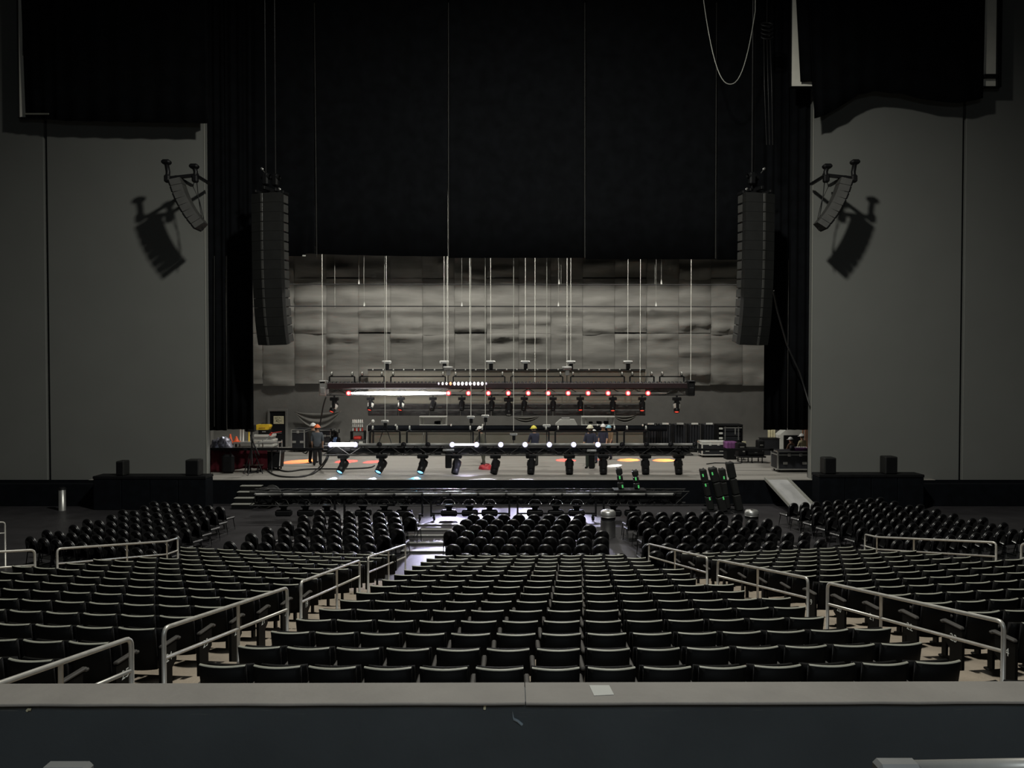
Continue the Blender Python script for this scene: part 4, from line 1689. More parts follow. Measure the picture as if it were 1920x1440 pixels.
# aluminium platform cart with cones and posts
yc = 38.3
xa, xb = X(437, yc), X(478, yc)
zt = Zp(829, yc)
t = thing('platform_cart', 'aluminium platform cart behind the red-skirted table', 'cart', ((xa + xb) / 2, yc + .4, ZS))
b = MB()
b.box((0, 0, zt - ZS - .04), (xb - xa, .9, .08), bev=.01)
obj('deck', b, M_alu, t)
b = MB()
b.box((0, 0, zt - ZS - .3), (xb - xa - .1, .8, .06), bev=.01)
obj('lower_deck', b, M_alu, t)
for x in (-1, 1):
    for y in (-1, 1):
        b = MB()
        b.box((x * (xb - xa - .1) / 2, y * .4, (zt - ZS) / 2), (.06, .06, zt - ZS - .02))
        obj('leg', b, M_alu, t)
for px, mm in ((443, M_white), (448, M_white), (459, M_yellow)):
    b = MB()
    x = X(px, yc) - (xa + xb) / 2
    b.tube([(x, .2, zt - ZS), (x, .2, zt - ZS + .75)], .045 if mm is M_white else .035, 8)
    obj('stake_post', b, mm, t, label='yellow-green post' if mm is M_yellow else None)
for k, (px, h_) in enumerate(((431.5, .50), (439.5, .28))):
    yy = yc - .1
    zz = zt if k else zt
    cx_ = X(px, yy)
    c = Vector((cx_, yy + .25, zt))
    if k == 0:
        c = Vector((X(431, yc + .3), yc + .35, ZS + .80))
    t = thing('traffic_cone', 'orange traffic cone, the %s one by the aluminium cart' % ('tall', 'short')[k], 'cone', c)
    b = MB()
    b.lathe([(.15, .03), (.13, .05), (.05, h_ * .85), (.035, h_), (.02, h_)], (0, 0, 0), n=12)
    obj('body', b, M_orange, t)
    b = MB()
    b.box((0, 0, .018), (.34, .34, .036), bev=.015)
    obj('base', b, M_orange, t)
# crate under the tall cone
t = thing('crate', 'dark crate left of the aluminium cart, carrying the tall cone', 'crate', (X(428, yc + .3), yc + .35, ZS))
b = MB()
b.box((0, 0, .385), (.62, .6, .75), bev=.02)
obj('body', b, M_black, t)
b = MB()
b.box((0, 0, .78), (.66, .64, .04), bev=.01)
obj('lid', b, M_blackm, t)

# lighting stand with box head and heavy cables
ys = 33.2
c = Vector((X(472, ys), ys, ZS))
t = thing('tripod_stand', 'black tripod stand with a box on top, at stage left', 'stand', c)
b = MB()
b.tube([(0, 0, .45), (0, 0, 1.9)], .03, 7)
obj('pole', b, M_blackm, t)
b = MB()
b.box((-.05, 0, 2.02), (.42, .3, .30), bev=.04)
b.box((-.12, -.05, 2.20), (.30, .2, .12), bev=.03)
b.tube([(-.2, 0, 2.12), (-.42, 0, 2.16)], .04, 6)
obj('control_box', b, M_black, t)
for a in (0.6, 2.6, 4.6):
    b = MB()
    b.tube([(0, 0, 1.25), (.48 * math.cos(a), .35 * math.sin(a), 0.02)], .022, 6)
    obj('leg', b, M_blackm, t)
# small low table
yy = 33.9
c = Vector((X(476, yy), yy, ZS))
t = thing('low_table', 'small low brown table beside the tripod stand', 'table', c)
b = MB()
zt_ = Zp(870.5, yy) - ZS
b.box((0, 0, zt_ - .02), (.85, .45, .04), bev=.01)
obj('tabletop', b, mat('brown board', (.05, .03, .025), .6), t)
for x in (-1, 1):
    for y in (-1, 1):
        b = MB()
        b.box((x * .22, y * .16, (zt_ - .04) / 2), (.05, .05, zt_ - .04))
        obj('leg', b, M_blackm, t)
# heavy cables on the deck
for k, pts in enumerate(([(470, 815), (476, 832), (484, 850), (492, 868), (500, 880), (512, 889), (530, 893.5), (560, 894), (580, 890), (598, 877), (608, 866), (615, 852)],
                         [(466, 887), (480, 884), (492, 880), (500, 876), (520, 880), (540, 884), (570, 880), (600, 879), (640, 879), (690, 877), (702, 873)],
                         [(562, 893.5), (585, 889), (600, 880), (611, 866), (618, 850)],
                         [(570, 870), (574, 850), (585, 832), (596, 812), (601, 790), (606, 762), (611, 745)])):
    b = MB()
    w3 = []
    for px, py in pts:
        if k == 3:
            q = P(px, py, 41.5 - (870 - py) / 125 * 1.5)
        elif py < 868 and k in (0, 2):
            q = P(px, py, 33.1 if k == 2 or px > 550 else 33.15)
        else:
            q = PZ(px, py, ZS + .035)
            if k in (0, 2) and q.y < 31.85:
                q.y = 31.85
        w3.append(q)
    if k == 3:
        w3 = [PZ(566, 846, ZS + .03)] + w3[1:]
    b.tube(smooth(w3), .035 if k < 3 else .04, 6)
    obj('stage_cable', b, M_dcable, None, label=('thick black cable looping down from the tripod stand across the deck', 'black cable lying along the deck behind the low truss',
        'second black cable rising to the left end of the low truss', 'grey-black cable rising from the deck to the upper truss end')[k], cat='cable')
# dark wheeled bin
yy = 34.6
c = Vector((X(511, yy), yy + .3, ZS))
t = thing('wheeled_bin', 'dark wheeled bin at the end of the red-skirted table', 'bin', c)
b = MB()
b.prism([(-.30, .12), (.30, .12), (.36, .78), (-.36, .78)], -.3, .3, ax=1)
obj('body', b, M_black, t)
b = MB()
b.box((0, 0, .81), (.8, .68, .06), bev=.02)
obj('rim', b, M_blackm, t)
b = MB()
b.tube([(.30, -.3, .2), (.36, -.34, .95), (.2, -.34, 1.1)], .025, 6)
obj('push_bar', b, M_grey, t)
for x in (-.22, .22):
    for y in (-.2, .2):
        b = MB()
        b.lathe([(.05, -.025), (.065, -.015), (.065, .015), (.05, .025)], (x, y, .065), (1, 0, 0), n=10)
        obj('castor', b, M_blackm, t)

# stack of boards, black crate and yellow case
yy = 40.2
c = Vector((X(491, yy), yy + .4, ZS))
t = thing('board_stack', 'pallet stack of pale boards under the black crate', 'boards', c)
zz = 0
b = MB()
b.box((0, 0, .06), (1.15, .8, .12), bev=.01)
obj('pallet', b, M_grey, t)
zz = .12
hb_ = Zp(815, yy) - ZS
n = 8
for k in range(n):
    b = MB()
    h_ = (hb_ - .12) / n
    b.box((random.uniform(-.08, .12), 0, zz + h_ / 2), (.95 + .1 * random.random(), .75, h_ - .012), bev=.008)
    obj('board', b, M_white if k % 2 else M_grey, t)
    zz += h_
road_base = ZS + zz
t = thing('crate', 'black crate on the pale board stack under the yellow case', 'crate', (X(493, yy), yy + .4, road_base))
b = MB()
hc = Zp(806.5, yy) - road_base
b.box((0, 0, hc / 2), (.6, .5, hc), bev=.02)
obj('body', b, M_black, t)
b = MB()
b.box((0, -.255, hc * .6), (.2, .02, .05), bev=.008)
obj('handle', b, M_grey, t)
t = thing('tool_case', 'yellow case on top of the black crate by the door', 'case', (X(490, yy), yy + .4, road_base + hc))
b = MB()
b.prism([(-.36, 0), (.30, 0), (.38, .16), (.34, .27), (-.32, .27), (-.38, .12)], -.22, .22, ax=1)
obj('body', b, M_yellow, t)
b = MB()
b.box((-.02, -.23, .10), (.34, .02, .06), bev=.008)
obj('latch_strip', b, mat('amber strip', (.35, .2, .02), .5), t)
b = MB()
b.tube([(-.12, 0, .27), (-.1, 0, .32), (.1, 0, .32), (.12, 0, .27)], .015, 5)
obj('handle', b, M_black, t)
# metal frame trolley
yy = 37.2
c = Vector((X(505, yy), yy, ZS))
t = thing('frame_trolley', 'bare grey metal frame trolley in front of the dark door', 'trolley', c)
for x in (-.52, .42):
    for y in (0, .6):
        b = MB()
        b.bar((x, y, .1), (x, y, Zp(827, yy) - ZS), .05, .05)
        obj('upright', b, M_grey, t)
for z in (.3, .62, 1.0):
    b = MB()
    b.box((-.05, .3, z), (1.0, .62, .05), bev=.01)
    obj('shelf', b, M_grey, t)
for x in (-.5, .4):
    for y in (.02, .58):
        b = MB()
        b.lathe([(.04, -.02), (.055, -.01), (.055, .01), (.04, .02)], (x, y, .055), (1, 0, 0), n=8)
        obj('castor', b, M_blackm, t)
# orange-tipped tool
b = MB()
b.tube([P(506, 816, 37.4), P(509.5, 811.5, 37.4)], .06, 7)
b.tube([P(509, 812, 37.4), P(528, 809, 38.2)], .012, 4)
b.mi = 1
b.tube([P(498, 826, 37.3), P(506, 816, 37.4)], .02, 5)
obj('hand_saw', b, [M_red, M_grey], None, label='tool with a red-orange grip sticking up from the frame trolley', cat='tool')

# road cases upstage left
road_case('tall silver-edged case left of the two hard hats', 546, 571, 805.5, 848, 1.5, lid=.12, latches=1)
road_case('low black case behind the two hard hats', 584, 621, 806, 848, 1.0, lid=.3, latches=2, top=M_case, edge=M_grey)
# small machine with blue rag
yy = 40.5
c = Vector((X(628, yy), yy, ZS))
t = thing('chain_motor_unit', 'black machine with a blue rag on it, above the glowing white tube', 'machine', c)
b = MB()
hm = Zp(806, yy) - ZS
b.box((0, 0, hm * .35), (.5, .4, hm * .7), bev=.04)
b.box((-.02, 0, hm * .80), (.36, .3, hm * .24), bev=.05)
b.lathe([(.14, -.1), (.18, -.05), (.18, .05), (.14, .1)], (0, -.18, hm * .85), (0, 1, 0), n=10)
b.box((.22, 0, hm * .95), (.06, .06, .2), bev=.01)
b.box((-.2, 0, hm * .97), (.06, .06, .2), bev=.01)
obj('body', b, M_black, t)
b = MB()
b.grid(lambda u, v: (-.05 + .18 * u + .03 * math.sin(v * 9), -.22 - .02 * math.sin(u * 12), hm * (.45 + .28 * v)), 8, 8, thick=(0, .015, 0))
obj('rag', b, M_blue, t)

# bottle crates and red bag right of it
yy = 41.5
c = Vector((X(670, yy), yy, ZS))
t = thing('shelf_trolley', 'dark shelf trolley with a red box and two white labels', 'trolley', c)
hs = Zp(808.5, yy) - ZS
b = MB()
b.box((0, .25, hs - .02), (.75, .6, .04), bev=.01)
obj('top_shelf', b, M_black, t)
b = MB()
b.box((0, .25, .48), (.85, .6, .52), bev=.02)
obj('cabinet', b, M_cabside, t)
for x in (-.36, .36):
    b = MB()
    b.bar((x, .25, .05), (x, .25, hs - .03), .05, .5)
    obj('upright', b, M_black, t)
for x in (-.28, .2):
    b = MB()
    b.box((x, -.06, .60), (.2, .01, .12))
    obj('paper_label', b, M_white, t)
b = MB()
b.box((-.02, .2, Zp(817.5, yy) - ZS - .11), (.42, .4, .20), bev=.05)
obj('tool_bag', b, M_red, None, (c.x, c.y, ZS - .0), label='red box on the shelf trolley under the bottles', cat='box')
for r_ in range(3):
    for k in range(6):
        x = -.26 + .1 * k
        b = MB()
        b.lathe([(.035, 0), (.04, .02), (.04, .13), (.02, .17), (.02, .2)], (0, 0, 0), n=8)
        col_ = M_red if r_ == 0 and k % 2 else M_white
        zb_ = ZS + hs + .215 * r_ + (.012 if r_ else 0)
        o = obj('bottle', b, col_, None, (c.x + x, c.y + .12, zb_), cat='bottle', group='small bottles stacked in three layers on the shelf trolley',
                label='small %s bottle, %s from left in the %s layer on the shelf trolley' % ('red' if col_ is M_red else 'white', ordn(k), ('bottom', 'middle', 'top')[r_]))
    if r_ < 2:
        b = MB()
        b.box((0, 0, 0), (.66, .2, .010))
        b.box((0, .1, .02), (.66, .012, .04))
        obj('bottle_tray', b, M_grey, None, (c.x - .01, c.y + .12, ZS + hs + .215 * (r_ + 1) - .008 + .012), label='thin grey tray between the %s bottle layers' % ('lower two', 'upper two')[r_], cat='tray')
# work lamp + amber bottle next to them
b = MB()
q = P(699, 790, 41.4)
b.lathe([(.04, -.08), (.07, -.02), (.09, .05), (.02, .06)], q, (.5, -1, .4), n=10)
b.tube([q, Vector((q.x - .3, 41.4, ZS + 1.5)), Vector((q.x - .35, 41.4, ZS))], .02, 5)
obj('work_lamp', b, M_white, None, label='small white clamp lamp on a thin bent pole', cat='lamp')

# white racks under the grey screen
for k, (a, c_, lb) in enumerate(((787, 838, 'left, below the glowing tube'), (1090, 1152, 'right, behind the group of hard hats'))):
    yy = 44.0
    xa, xb = X(a, yy), X(c_, yy)
    zt = Zp(780, yy)
    t = thing('white_rack', 'white metal rack upstage, ' + lb, 'rack', ((xa + xb) / 2, yy, ZS))
    for u in (0.02, .14, .80, .97):
        b = MB()
        b.box(((u - .5) * (xb - xa), 0, (zt - ZS) / 2), (.10, .1, zt - ZS), bev=.01)
        obj('post', b, M_white, t)
    for z in (.98, .72, .45, .15):
        b = MB()
        b.box((0, 0, (zt - ZS) * z), (xb - xa, .5, .07), bev=.01)
        obj('shelf', b, M_white, t)
    b = MB()
    for _ in range(7):
        b.box((random.uniform(-.6, .6), .05, (zt - ZS) * random.choice((.76, .50)) + .07), (random.uniform(.1, .3), .3, random.uniform(.1, .2)), bev=.02)
    obj('stored_gear', b, M_black, t, kind='stuff')
yy = 44.0
t = thing('equipment_case', 'white rounded equipment case with a red and a green light, upstage', 'case', (X(1062, yy), yy, ZS))
hz = Zp(786, yy) - ZS
b = MB()
b.prism([(-.62, 0), (.62, 0), (.62, hz * .8), (.45, hz), (-.35, hz), (-.62, hz * .85)], -.35, .35, ax=1)
obj('body', b, M_white, t)
b = MB()
b.box((0, -.36, hz * .72), (1.1, .03, .12), bev=.01)
b.box((-.05, 0, hz + .05), (.5, .3, .1), bev=.03)
obj('trim_band', b, M_grey, t)
for x, mm in ((-.12, M_lens_r), (.28, M_green)):
    b = MB()
    b.lathe([(.05, 0), (.04, .03), (.01, .04)], (x, -.375, hz * .72), (0, -1, 0), n=8)
    obj('pilot_light', b, mm, t)

# black LED panel carts at the right
for k in range(5):
    yy = 42.0
    a = 1207 + 27.5 * k
    xa, xb = X(a, yy), X(a + 27, yy)
    zt = Zp(795, yy)
    t = thing('panel_cart', 'tall black cart of upright panels, %s from left in the row of five' % ordn(k), 'cart', ((xa + xb) / 2, yy + .4, ZS), 0, 'panel carts')
    w_ = xb - xa - .02
    b = MB()
    b.box((0, 0, .16), (w_, .8, .10), bev=.01)
    for x in (-1, 1):
        b.box((x * (w_ / 2 - .03), -.38, (zt - ZS + .2) / 2), (.05, .05, zt - ZS - .25))
        b.box((x * (w_ / 2 - .03), .38, (zt - ZS + .2) / 2), (.05, .05, zt - ZS - .25))
    obj('frame', b, M_blackm, t)
    for q in range(4):
        b = MB()
        x = -w_ / 2 + .08 + (w_ - .16) * (q + .5) / 4
        b.box((x, 0, (zt - ZS) / 2 + .1 - .01 * q), ((w_ - .16) / 4 - .02, .74, zt - ZS - .26), bev=.02)
        obj('panel', b, M_case, t)
    b = MB()
    b.box((.0, -.36, zt - ZS + .01), (.36, .1, .09), bev=.01)
    obj('sticker', b, M_white, t, label='white sticker on top')
    for x in (-1, 1):
        b = MB()
        b.lathe([(.04, -.02), (.055, -.01), (.055, .01), (.04, .02)], (x * (w_ / 2 - .08), -.3, .055), (1, 0, 0), n=8)
        b.lathe([(.04, -.02), (.055, -.01), (.055, .01), (.04, .02)], (x * (w_ / 2 - .08), .3, .055), (1, 0, 0), n=8)
        b.bar((x * (w_ / 2 - .08), -.3, .09), (x * (w_ / 2 - .08), .3, .09), .05, .05)
        obj('castor_pair', b, M_blackm, t)
yy = 40.4
xa, xb = X(1346, yy), X(1393, yy)
zt = Zp(796, yy)
t = thing('amplifier_rack', 'open black amplifier rack with silver edges and white labels, right of the panel carts', 'rack', ((xa + xb) / 2, yy + .4, ZS))
b = MB()
hw, hh = (xb - xa) / 2, zt - ZS
for x in (-1, 1):
    b.box((x * (hw - .03), 0, hh / 2), (.06, .8, hh - .12), bev=.01)
b.box((0, 0, hh - .05), (2 * hw, .8, .1), bev=.01)
b.box((0, 0, .12), (2 * hw, .8, .1), bev=.01)
b.box((0, .36, hh / 2), (2 * hw - .1, .05, hh - .2))
obj('frame', b, M_black, t)
for q in range(5):
    b = MB()
    b.box((.10, -.1, .24 + q * (hh - .38) / 5 + .14), (2 * hw - .42, .55, (hh - .38) / 5 - .03), bev=.02)
    obj('amplifier', b, M_case, t)
    b = MB()
    b.box((-hw + .17, -.36, .30 + q * (hh - .38) / 5 + .12), (.2, .03, .10), bev=.01)
    obj('label_plate', b, M_white, t)
b = MB()
b.box((.12, -.41, hh - .17), (2 * hw - .36, .03, .04))
b.box((-.28, -.41, hh * .72), (.035, .03, .7))
b.box((.42, -.41, hh * .72), (.035, .03, .7))
b.box((.25, -.41, hh * .78), (.05, .03, .32))
obj('edging', b, M_alu, t)

# cases and carts at the right
road_case('silver-lidded black case on a white skid, right of the low truss', 1316, 1363, 828, 858, .9, lid=.2, top=M_white, edge=M_white, latches=2, wheels=True)
yy = 38.6
t = thing('covered_case', 'low case draped with purple cloth beside the silver-lidded case', 'case', (X(1373, yy), yy + .4, ZS))
hz = Zp(829, yy) - ZS
b = MB()
b.box((0, 0, hz * .3), (.5, .6, hz * .6), bev=.02)
obj('body', b, M_black, t)
b = MB()
b.grid(lambda u, v: (-.26 + .52 * u, -.32 - .015 * math.sin(u * 20), hz * (.58 + .42 * v)), 12, 4, thick=(0, .62, 0))
obj('cloth_cover', b, M_purple, t)
b = MB()
b.box((0, 0, hz * .62), (.52, .64, hz * .06), bev=.01)
obj('lid', b, M_blackm, t)
t = thing('notice_board', 'small white board standing among the dark gear at the right', 'board', (X(1395, 38.5), 38.5, ZS))
b = MB()
b.box((0, 0, Zp(832, 38.5) - ZS), (.20, .03, .24), bev=.01)
obj('board', b, M_paper, t)
b = MB()
b.bar((0, .02, 0), (0, .02, Zp(832, 38.5) - ZS - .1), .03, .03)
b.box((0, .02, .01), (.2, .2, .02))
obj('stand', b, M_blackm, t)
yy = 37.2
xa, xb = X(1386, yy), X(1437, yy)
t = thing('gear_dolly', 'low dolly piled with black gear at the right of the stage', 'dolly', ((xa + xb) / 2, yy + .4, ZS))
hz = Zp(857, yy) - ZS
b = MB()
b.box((0, 0, hz), (xb - xa, .8, .07), bev=.01)
b.box((.2, -.35, hz + .18), (.75, .05, .05))
obj('deck', b, M_blackm, t)
for x in (-.5, 0, .5):
    b = MB()
    b.lathe([(.05, -.02), (.07, -.01), (.07, .01), (.05, .02)], (x, -.3, .07), (1, 0, 0), n=10)
    b.bar((x, -.3, .07), (x, -.3, hz), .04, .04)
    b.lathe([(.05, -.02), (.07, -.01), (.07, .01), (.05, .02)], (x, .3, .07), (1, 0, 0), n=10)
    b.bar((x, .3, .07), (x, .3, hz), .04, .04)
    obj('wheel_pair', b, M_blackm, t)
for k, (x, w_, h_) in enumerate(((-.45, .42, .62), (.12, .55, .40), (.5, .3, .75))):
    tt = thing('gear_box', 'black gear box on the low dolly, %s of three' % ('left', 'middle', 'right')[k], 'box', ((xa + xb) / 2 + x, yy + .45, ZS + hz + .035))
    b = MB()
    b.box((0, 0, h_ / 2), (w_, .5, h_), bev=.04)
    obj('body', b, M_black, tt)
    b = MB()
    b.box((0, -.255, h_ * .7), (w_ * .5, .02, .05), bev=.008)
    b.box((w_ * .2, -.255, h_ * .35), (w_ * .25, .02, .06), bev=.008)
    obj('label_plate', b, M_alu, tt)
b = MB()
b.tube([PZ(1325, 870, ZS + .02), PZ(1340, 868, ZS + .02), PZ(1390, 868.5, ZS + .02)], .03, 5)
obj('stage_cable', b, M_dcable, None, label='short black cable on the deck at the right', cat='cable')
t, W_, H_, yb_ = road_case('large black silver-edged road case against the right wall', 1458, 1523, 846, 886, .9, lid=.20, latches=2)
# on top of it
zt = ZS + H_
b = MB()
b.prism([(-.28, 0), (.28, 0), (.32, .12), (-.32, .12)], -.16, .16, ax=1)
tt = thing('cable_tray_box', 'purple tray of pale cables on the large road case', 'tray', (X(1501, yb_ + .35), yb_ + .3, zt))
obj('tray', b, M_purple, tt)
b = MB()
for k in range(5):
    b.tube([(-.2 + .1 * k + .06 * math.cos(a), .05 * math.sin(a), .13 + .03 * math.sin(a * 2)) for a in [q * .7 for q in range(10)]], .018, 5)
obj('coiled_cables', b, M_white, tt, kind='stuff')
tt = thing('drink_cup', 'small dark cup on the large road case', 'cup', (X(1485, yb_ + .3), yb_ + .3, zt))
b = MB()
b.lathe([(.07, 0), (.09, .02), (.11, .2), (.10, .2), (.085, .04)], n=10)
obj('body', b, M_case, tt)
b = MB()
b.lathe([(.115, .2), (.10, .225), (.02, .23)], n=10)
obj('lid', b, M_black, tt)
# boards and lit corner behind
yy = 41.5
t = thing('flat_panel', 'black flat panel behind the two white hats at the right', 'panel', (X(1486, yy), yy, ZS))
b = MB()
b.box((0, 0, (Zp(816, yy) - ZS) / 2 + .12), (X(1503, yy) - X(1470, yy), .08, Zp(816, yy) - ZS - .24), bev=.02)
obj('panel_face', b, M_black, t)
b = MB()
b.box((-.3, 0, .06), (.08, .6, .12))
b.box((.3, 0, .06), (.08, .6, .12))
obj('feet', b, M_blackm, t)
yy = 43.4
t = thing('white_van_box', 'white angular cabinet glimpsed beyond the right leg curtain', 'cabinet', (X(1482, yy), yy, ZS))
b = MB()
hz = Zp(804, yy) - ZS
b.prism([(-.85, 0), (.75, 0), (.75, hz), (-.35, hz), (-.75, hz * .72)], -.4, .4, ax=1)
obj('body', b, M_white, t)
b = MB()
b.box((.05, -.41, hz * .62), (.2, .02, .16), bev=.01)
obj('label_plate', b, M_alu, t)
for k, (px, mm, lb) in enumerate(((1447, M_paper, 'cream and orange hanging cloth left of the white cabinet'), (1509, mat('orange brown cloth', (.35, .15, .08), .8), 'orange brown hanging cloth right of the white cabinet'))):
    yy = 43.0
    b = MB()
    q = P(px, 822, yy)
    b.grid(lambda u, v: (q.x - .22 + .44 * u, yy + .04 * math.sin(u * 20), ZS + (Zp(803, yy) - ZS) * v), 14, 6, thick=(0, .02, 0))
    obj('hanging_cloth', b, mm, None, label=lb, cat='cloth')
yy = 40.6
t = thing('low_cabinet', 'low dark cabinet left of the black flat panel', 'cabinet', (X(1446, yy), yy, ZS))
hz = Zp(823, yy) - ZS
b = MB()
b.box((0, .3, hz / 2), (X(1462, yy) - X(1430, yy), .6, hz), bev=.02)
obj('body', b, M_case, t)
b = MB()
b.box((0, .3, hz + .015), (X(1463, yy) - X(1429, yy), .64, .03), bev=.008)
obj('top', b, M_blackm, t)

# crumpled red bag on the deck
q = PZ(912, 881, ZS)
b = MB()


def lump(u, v):
    a, e = u * 2 * math.pi, v * math.pi / 2
    d = Vector((math.cos(a) * math.cos(e), math.sin(a) * math.cos(e) * .6, math.sin(e) * .62))
    return tuple(d * .36 * (1 + .4 * noise.noise(d * 2 + Vector((3, 1, 0)))))


b.grid(lump, 18, 8)
t = thing('red_bag', 'crumpled red bag on the deck at the feet of the leaning worker', 'bag', (q.x, q.y + .2, ZS))
obj('body', b, mat('red nylon', (.42, .025, .03), .55, var=.2), t)
b = MB()
b.tube([(-.12, -.05, .2), (-.05, -.1, .28), (.08, -.1, .27), (.14, -.05, .18)], .018, 5)
obj('strap', b, M_darkred, t)

# ------------------------------------------------------------------ people


def worker(label, px, pyf, H_, face, shirt, trousers, hat, pose='stand', lean=0.0, arms=((.16, .12), (.16, .12)), z0=ZS, skin=M_skin, step=.0, at=None, hair=False):
    """one skinned figure; face is the heading (0 looks away from the house, pi looks at it)"""
    c = at if at is not None else PZ(px, pyf, z0)
    k = H_ / 1.80
    V, E, R, MI = [], [], [], []

    def j(p, r, parent, m):
        V.append(Vector(p))
        R.append(r)
        MI.append(m)
        if parent is not None:
            E.append((parent, len(V) - 1))
        return len(V) - 1
    cl, sl = math.cos(lean), math.sin(lean)

    def up(p):   # torso bend about the pelvis
        x, y, z = p
        dz = z - .95
        return (x, y + dz * sl, .95 + dz * cl)
    pel = j((0, 0, .95), (.18, .135), None, 1)
    wa = j(up((0, 0, 1.10)), (.175, .13), pel, 0)
    ch = j(up((0, .0, 1.30)), (.205, .14), wa, 0)
    nk = j(up((0, .01, 1.47)), (.065, .065), ch, 2)
    h1 = j(up((0, .03, 1.58)), (.078, .09), nk, 2)
    h2 = j(up((0, .035, 1.70)), (.082, .095), h1, 2)
    for s, (fw, out) in zip((-1, 1), arms):
        sh = j(up((s * .19, 0, 1.41)), (.075, .075), ch, 0)
        e0 = up((s * (.19 + out), 0, 1.41))
        el = j((e0[0], e0[1] + fw * .6, e0[2] - .28), (.058, .058), sh, 0)
        wr = j((e0[0] - s * .02, e0[1] + fw * 1.7, e0[2] - .28 - .24 + fw * .25), (.032, .032), el, 2)
        hd = j((e0[0] - s * .02, e0[1] + fw * 1.7 + .03, e0[2] - .60 + fw * .3), (.036, .026), wr, 2)
        for fi in range(4):
            f1 = j((V[hd].x - .024 + .016 * fi, V[hd].y + .02, V[hd].z - .055 - .006 * (fi in (1, 2))), (.009, .009), hd, 2)
            j((V[hd].x - .024 + .016 * fi, V[hd].y + .045, V[hd].z - .085 - .008 * (fi in (1, 2))), (.008, .008), f1, 2)
        th1 = j((V[hd].x - s * .04, V[hd].y + .03, V[hd].z - .005), (.010, .010), hd, 2)
        j((V[hd].x - s * .05, V[hd].y + .05, V[hd].z - .04), (.009, .009), th1, 2)
    for s in (-1, 1):
        st = s * step
        hp = j((s * .095, 0, .88), (.115, .12), pel, 1)
        kn = j((s * .115, .03 + st * .5, .50), (.085, .088), hp, 1)
        an = j((s * .125, st, .10), (.068, .072), kn, 1)
        he = j((s * .13, st - .02, .05), (.055, .055), an, 3)
        j((s * .14, st + .17, .04), (.045, .038), he, 3)
    me = bpy.data.meshes.new('person')
    me.from_pydata([tuple(v * k) for v in V], E, [])
    o = bpy.data.objects.new('person', me)
    COL.objects.link(o)
    sk = o.modifiers.new('skin', 'SKIN')
    sk.use_smooth_shade = True
    for i, sv in enumerate(me.skin_vertices[0].data):
        r = R[i]
        sv.radius = (r[0] * k, r[1] * k)
        sv.use_root = i == 0
    sub = o.modifiers.new('sub', 'SUBSURF')
    sub.levels = sub.render_levels = 1
    dg = bpy.context.evaluated_depsgraph_get()
    m2 = bpy.data.meshes.new_from_object(o.evaluated_get(dg))
    o.modifiers.clear()
    o.data = m2
    m2.name = 'person'
    m2.materials.clear()
    boot = M_black
    for mm in (shirt, trousers, skin, boot):
        m2.materials.append(mm)
    segs = [(V[a] * k, V[b_] * k, MI[b_], R[b_][0]) for a, b_ in E]
    for p in m2.polygons:
        cc_ = p.center
        best, bm = 9, 0
        for a, b_, mi, rr in segs:
            ab = b_ - a
            tt_ = max(0, min(1, (cc_ - a).dot(ab) / (ab.length_squared + 1e-9)))
            d = (cc_ - a - ab * tt_).length - rr * k * .8
            if d < best:
                best, bm = d, mi
        p.material_index = bm
        p.use_smooth = True
    zmin = min(v.co.z for v in m2.vertices)
    o.location = (c.x, c.y, c.z - zmin)
    o.rotation_euler = (0, 0, face)
    tag(o, label, 'person')
    hc = Vector(up((0, .035, 1.665))) * k
    ru = Matrix.Rotation(-lean, 3, 'X')
    if hat is not None:
        b = MB(Matrix.Translation(hc) @ ru.to_4x4())
        b.M = b.M @ Matrix.Diagonal((1, 1.15, 1, 1))
        b.dome((0, 0, .02), .128 * k, 1.05, 14, 5)
        b.lathe([(.150 * k, .012), (.153 * k, .022), (.125 * k, .035)], (0, .012, 0), n=14)
        b.box((0, .13 * k, .018), (.17 * k, .10 * k, .014), bev=.006)
        b.bar((0, -.12 * k, .06), (0, .0, .155 * k), .03, .02)
        b.bar((0, .12 * k, .06), (0, .0, .155 * k), .03, .02)
        obj('hard_hat', b, hat, o)
    b = MB(Matrix.Translation(hc) @ ru.to_4x4())
    b.M = b.M @ Matrix.Diagonal((1, 1.15, 1, 1))
    b.lathe([(.075 * k, -.26 * k), (.085 * k, -.16 * k), (.086 * k, -.06 * k), (.086 * k, .03 * k)] if hair else [(.078 * k, -.07 * k), (.084 * k, -.02 * k), (.086 * k, .03 * k)], (0, -.042 * k, 0), n=12)
    obj('hair', b, M_fair if hair == 2 else M_hair, o)
    b = MB(Matrix.Translation(hc) @ ru.to_4x4())
    b.prism([(.08 * k, -.015 * k), (.125 * k, -.05 * k), (.09 * k, -.06 * k)], -.013 * k, .013 * k, ax=0)
    obj('nose', b, skin, o)
    for s in (-1, 1):
        b = MB(Matrix.Translation(hc) @ ru.to_4x4())
        b.dome((s * .032 * k, .098 * k, -.012 * k), .012 * k, 1, 8, 4, full=True)
        obj('eye', b, M_black, o)
        b = MB(Matrix.Translation(hc) @ ru.to_4x4())
        b.box((s * .098 * k, .0, -.03 * k), (.02 * k, .035 * k, .06 * k), bev=.008 * k)
        obj('ear', b, skin, o)
    b = MB(Matrix.Translation(hc) @ ru.to_4x4())
    b.box((0, .100 * k, -.085 * k), (.045 * k, .012 * k, .010 * k), bev=.003)
    obj('mouth', b, mat('lips', (.25, .10, .08), .6), o)
    return o


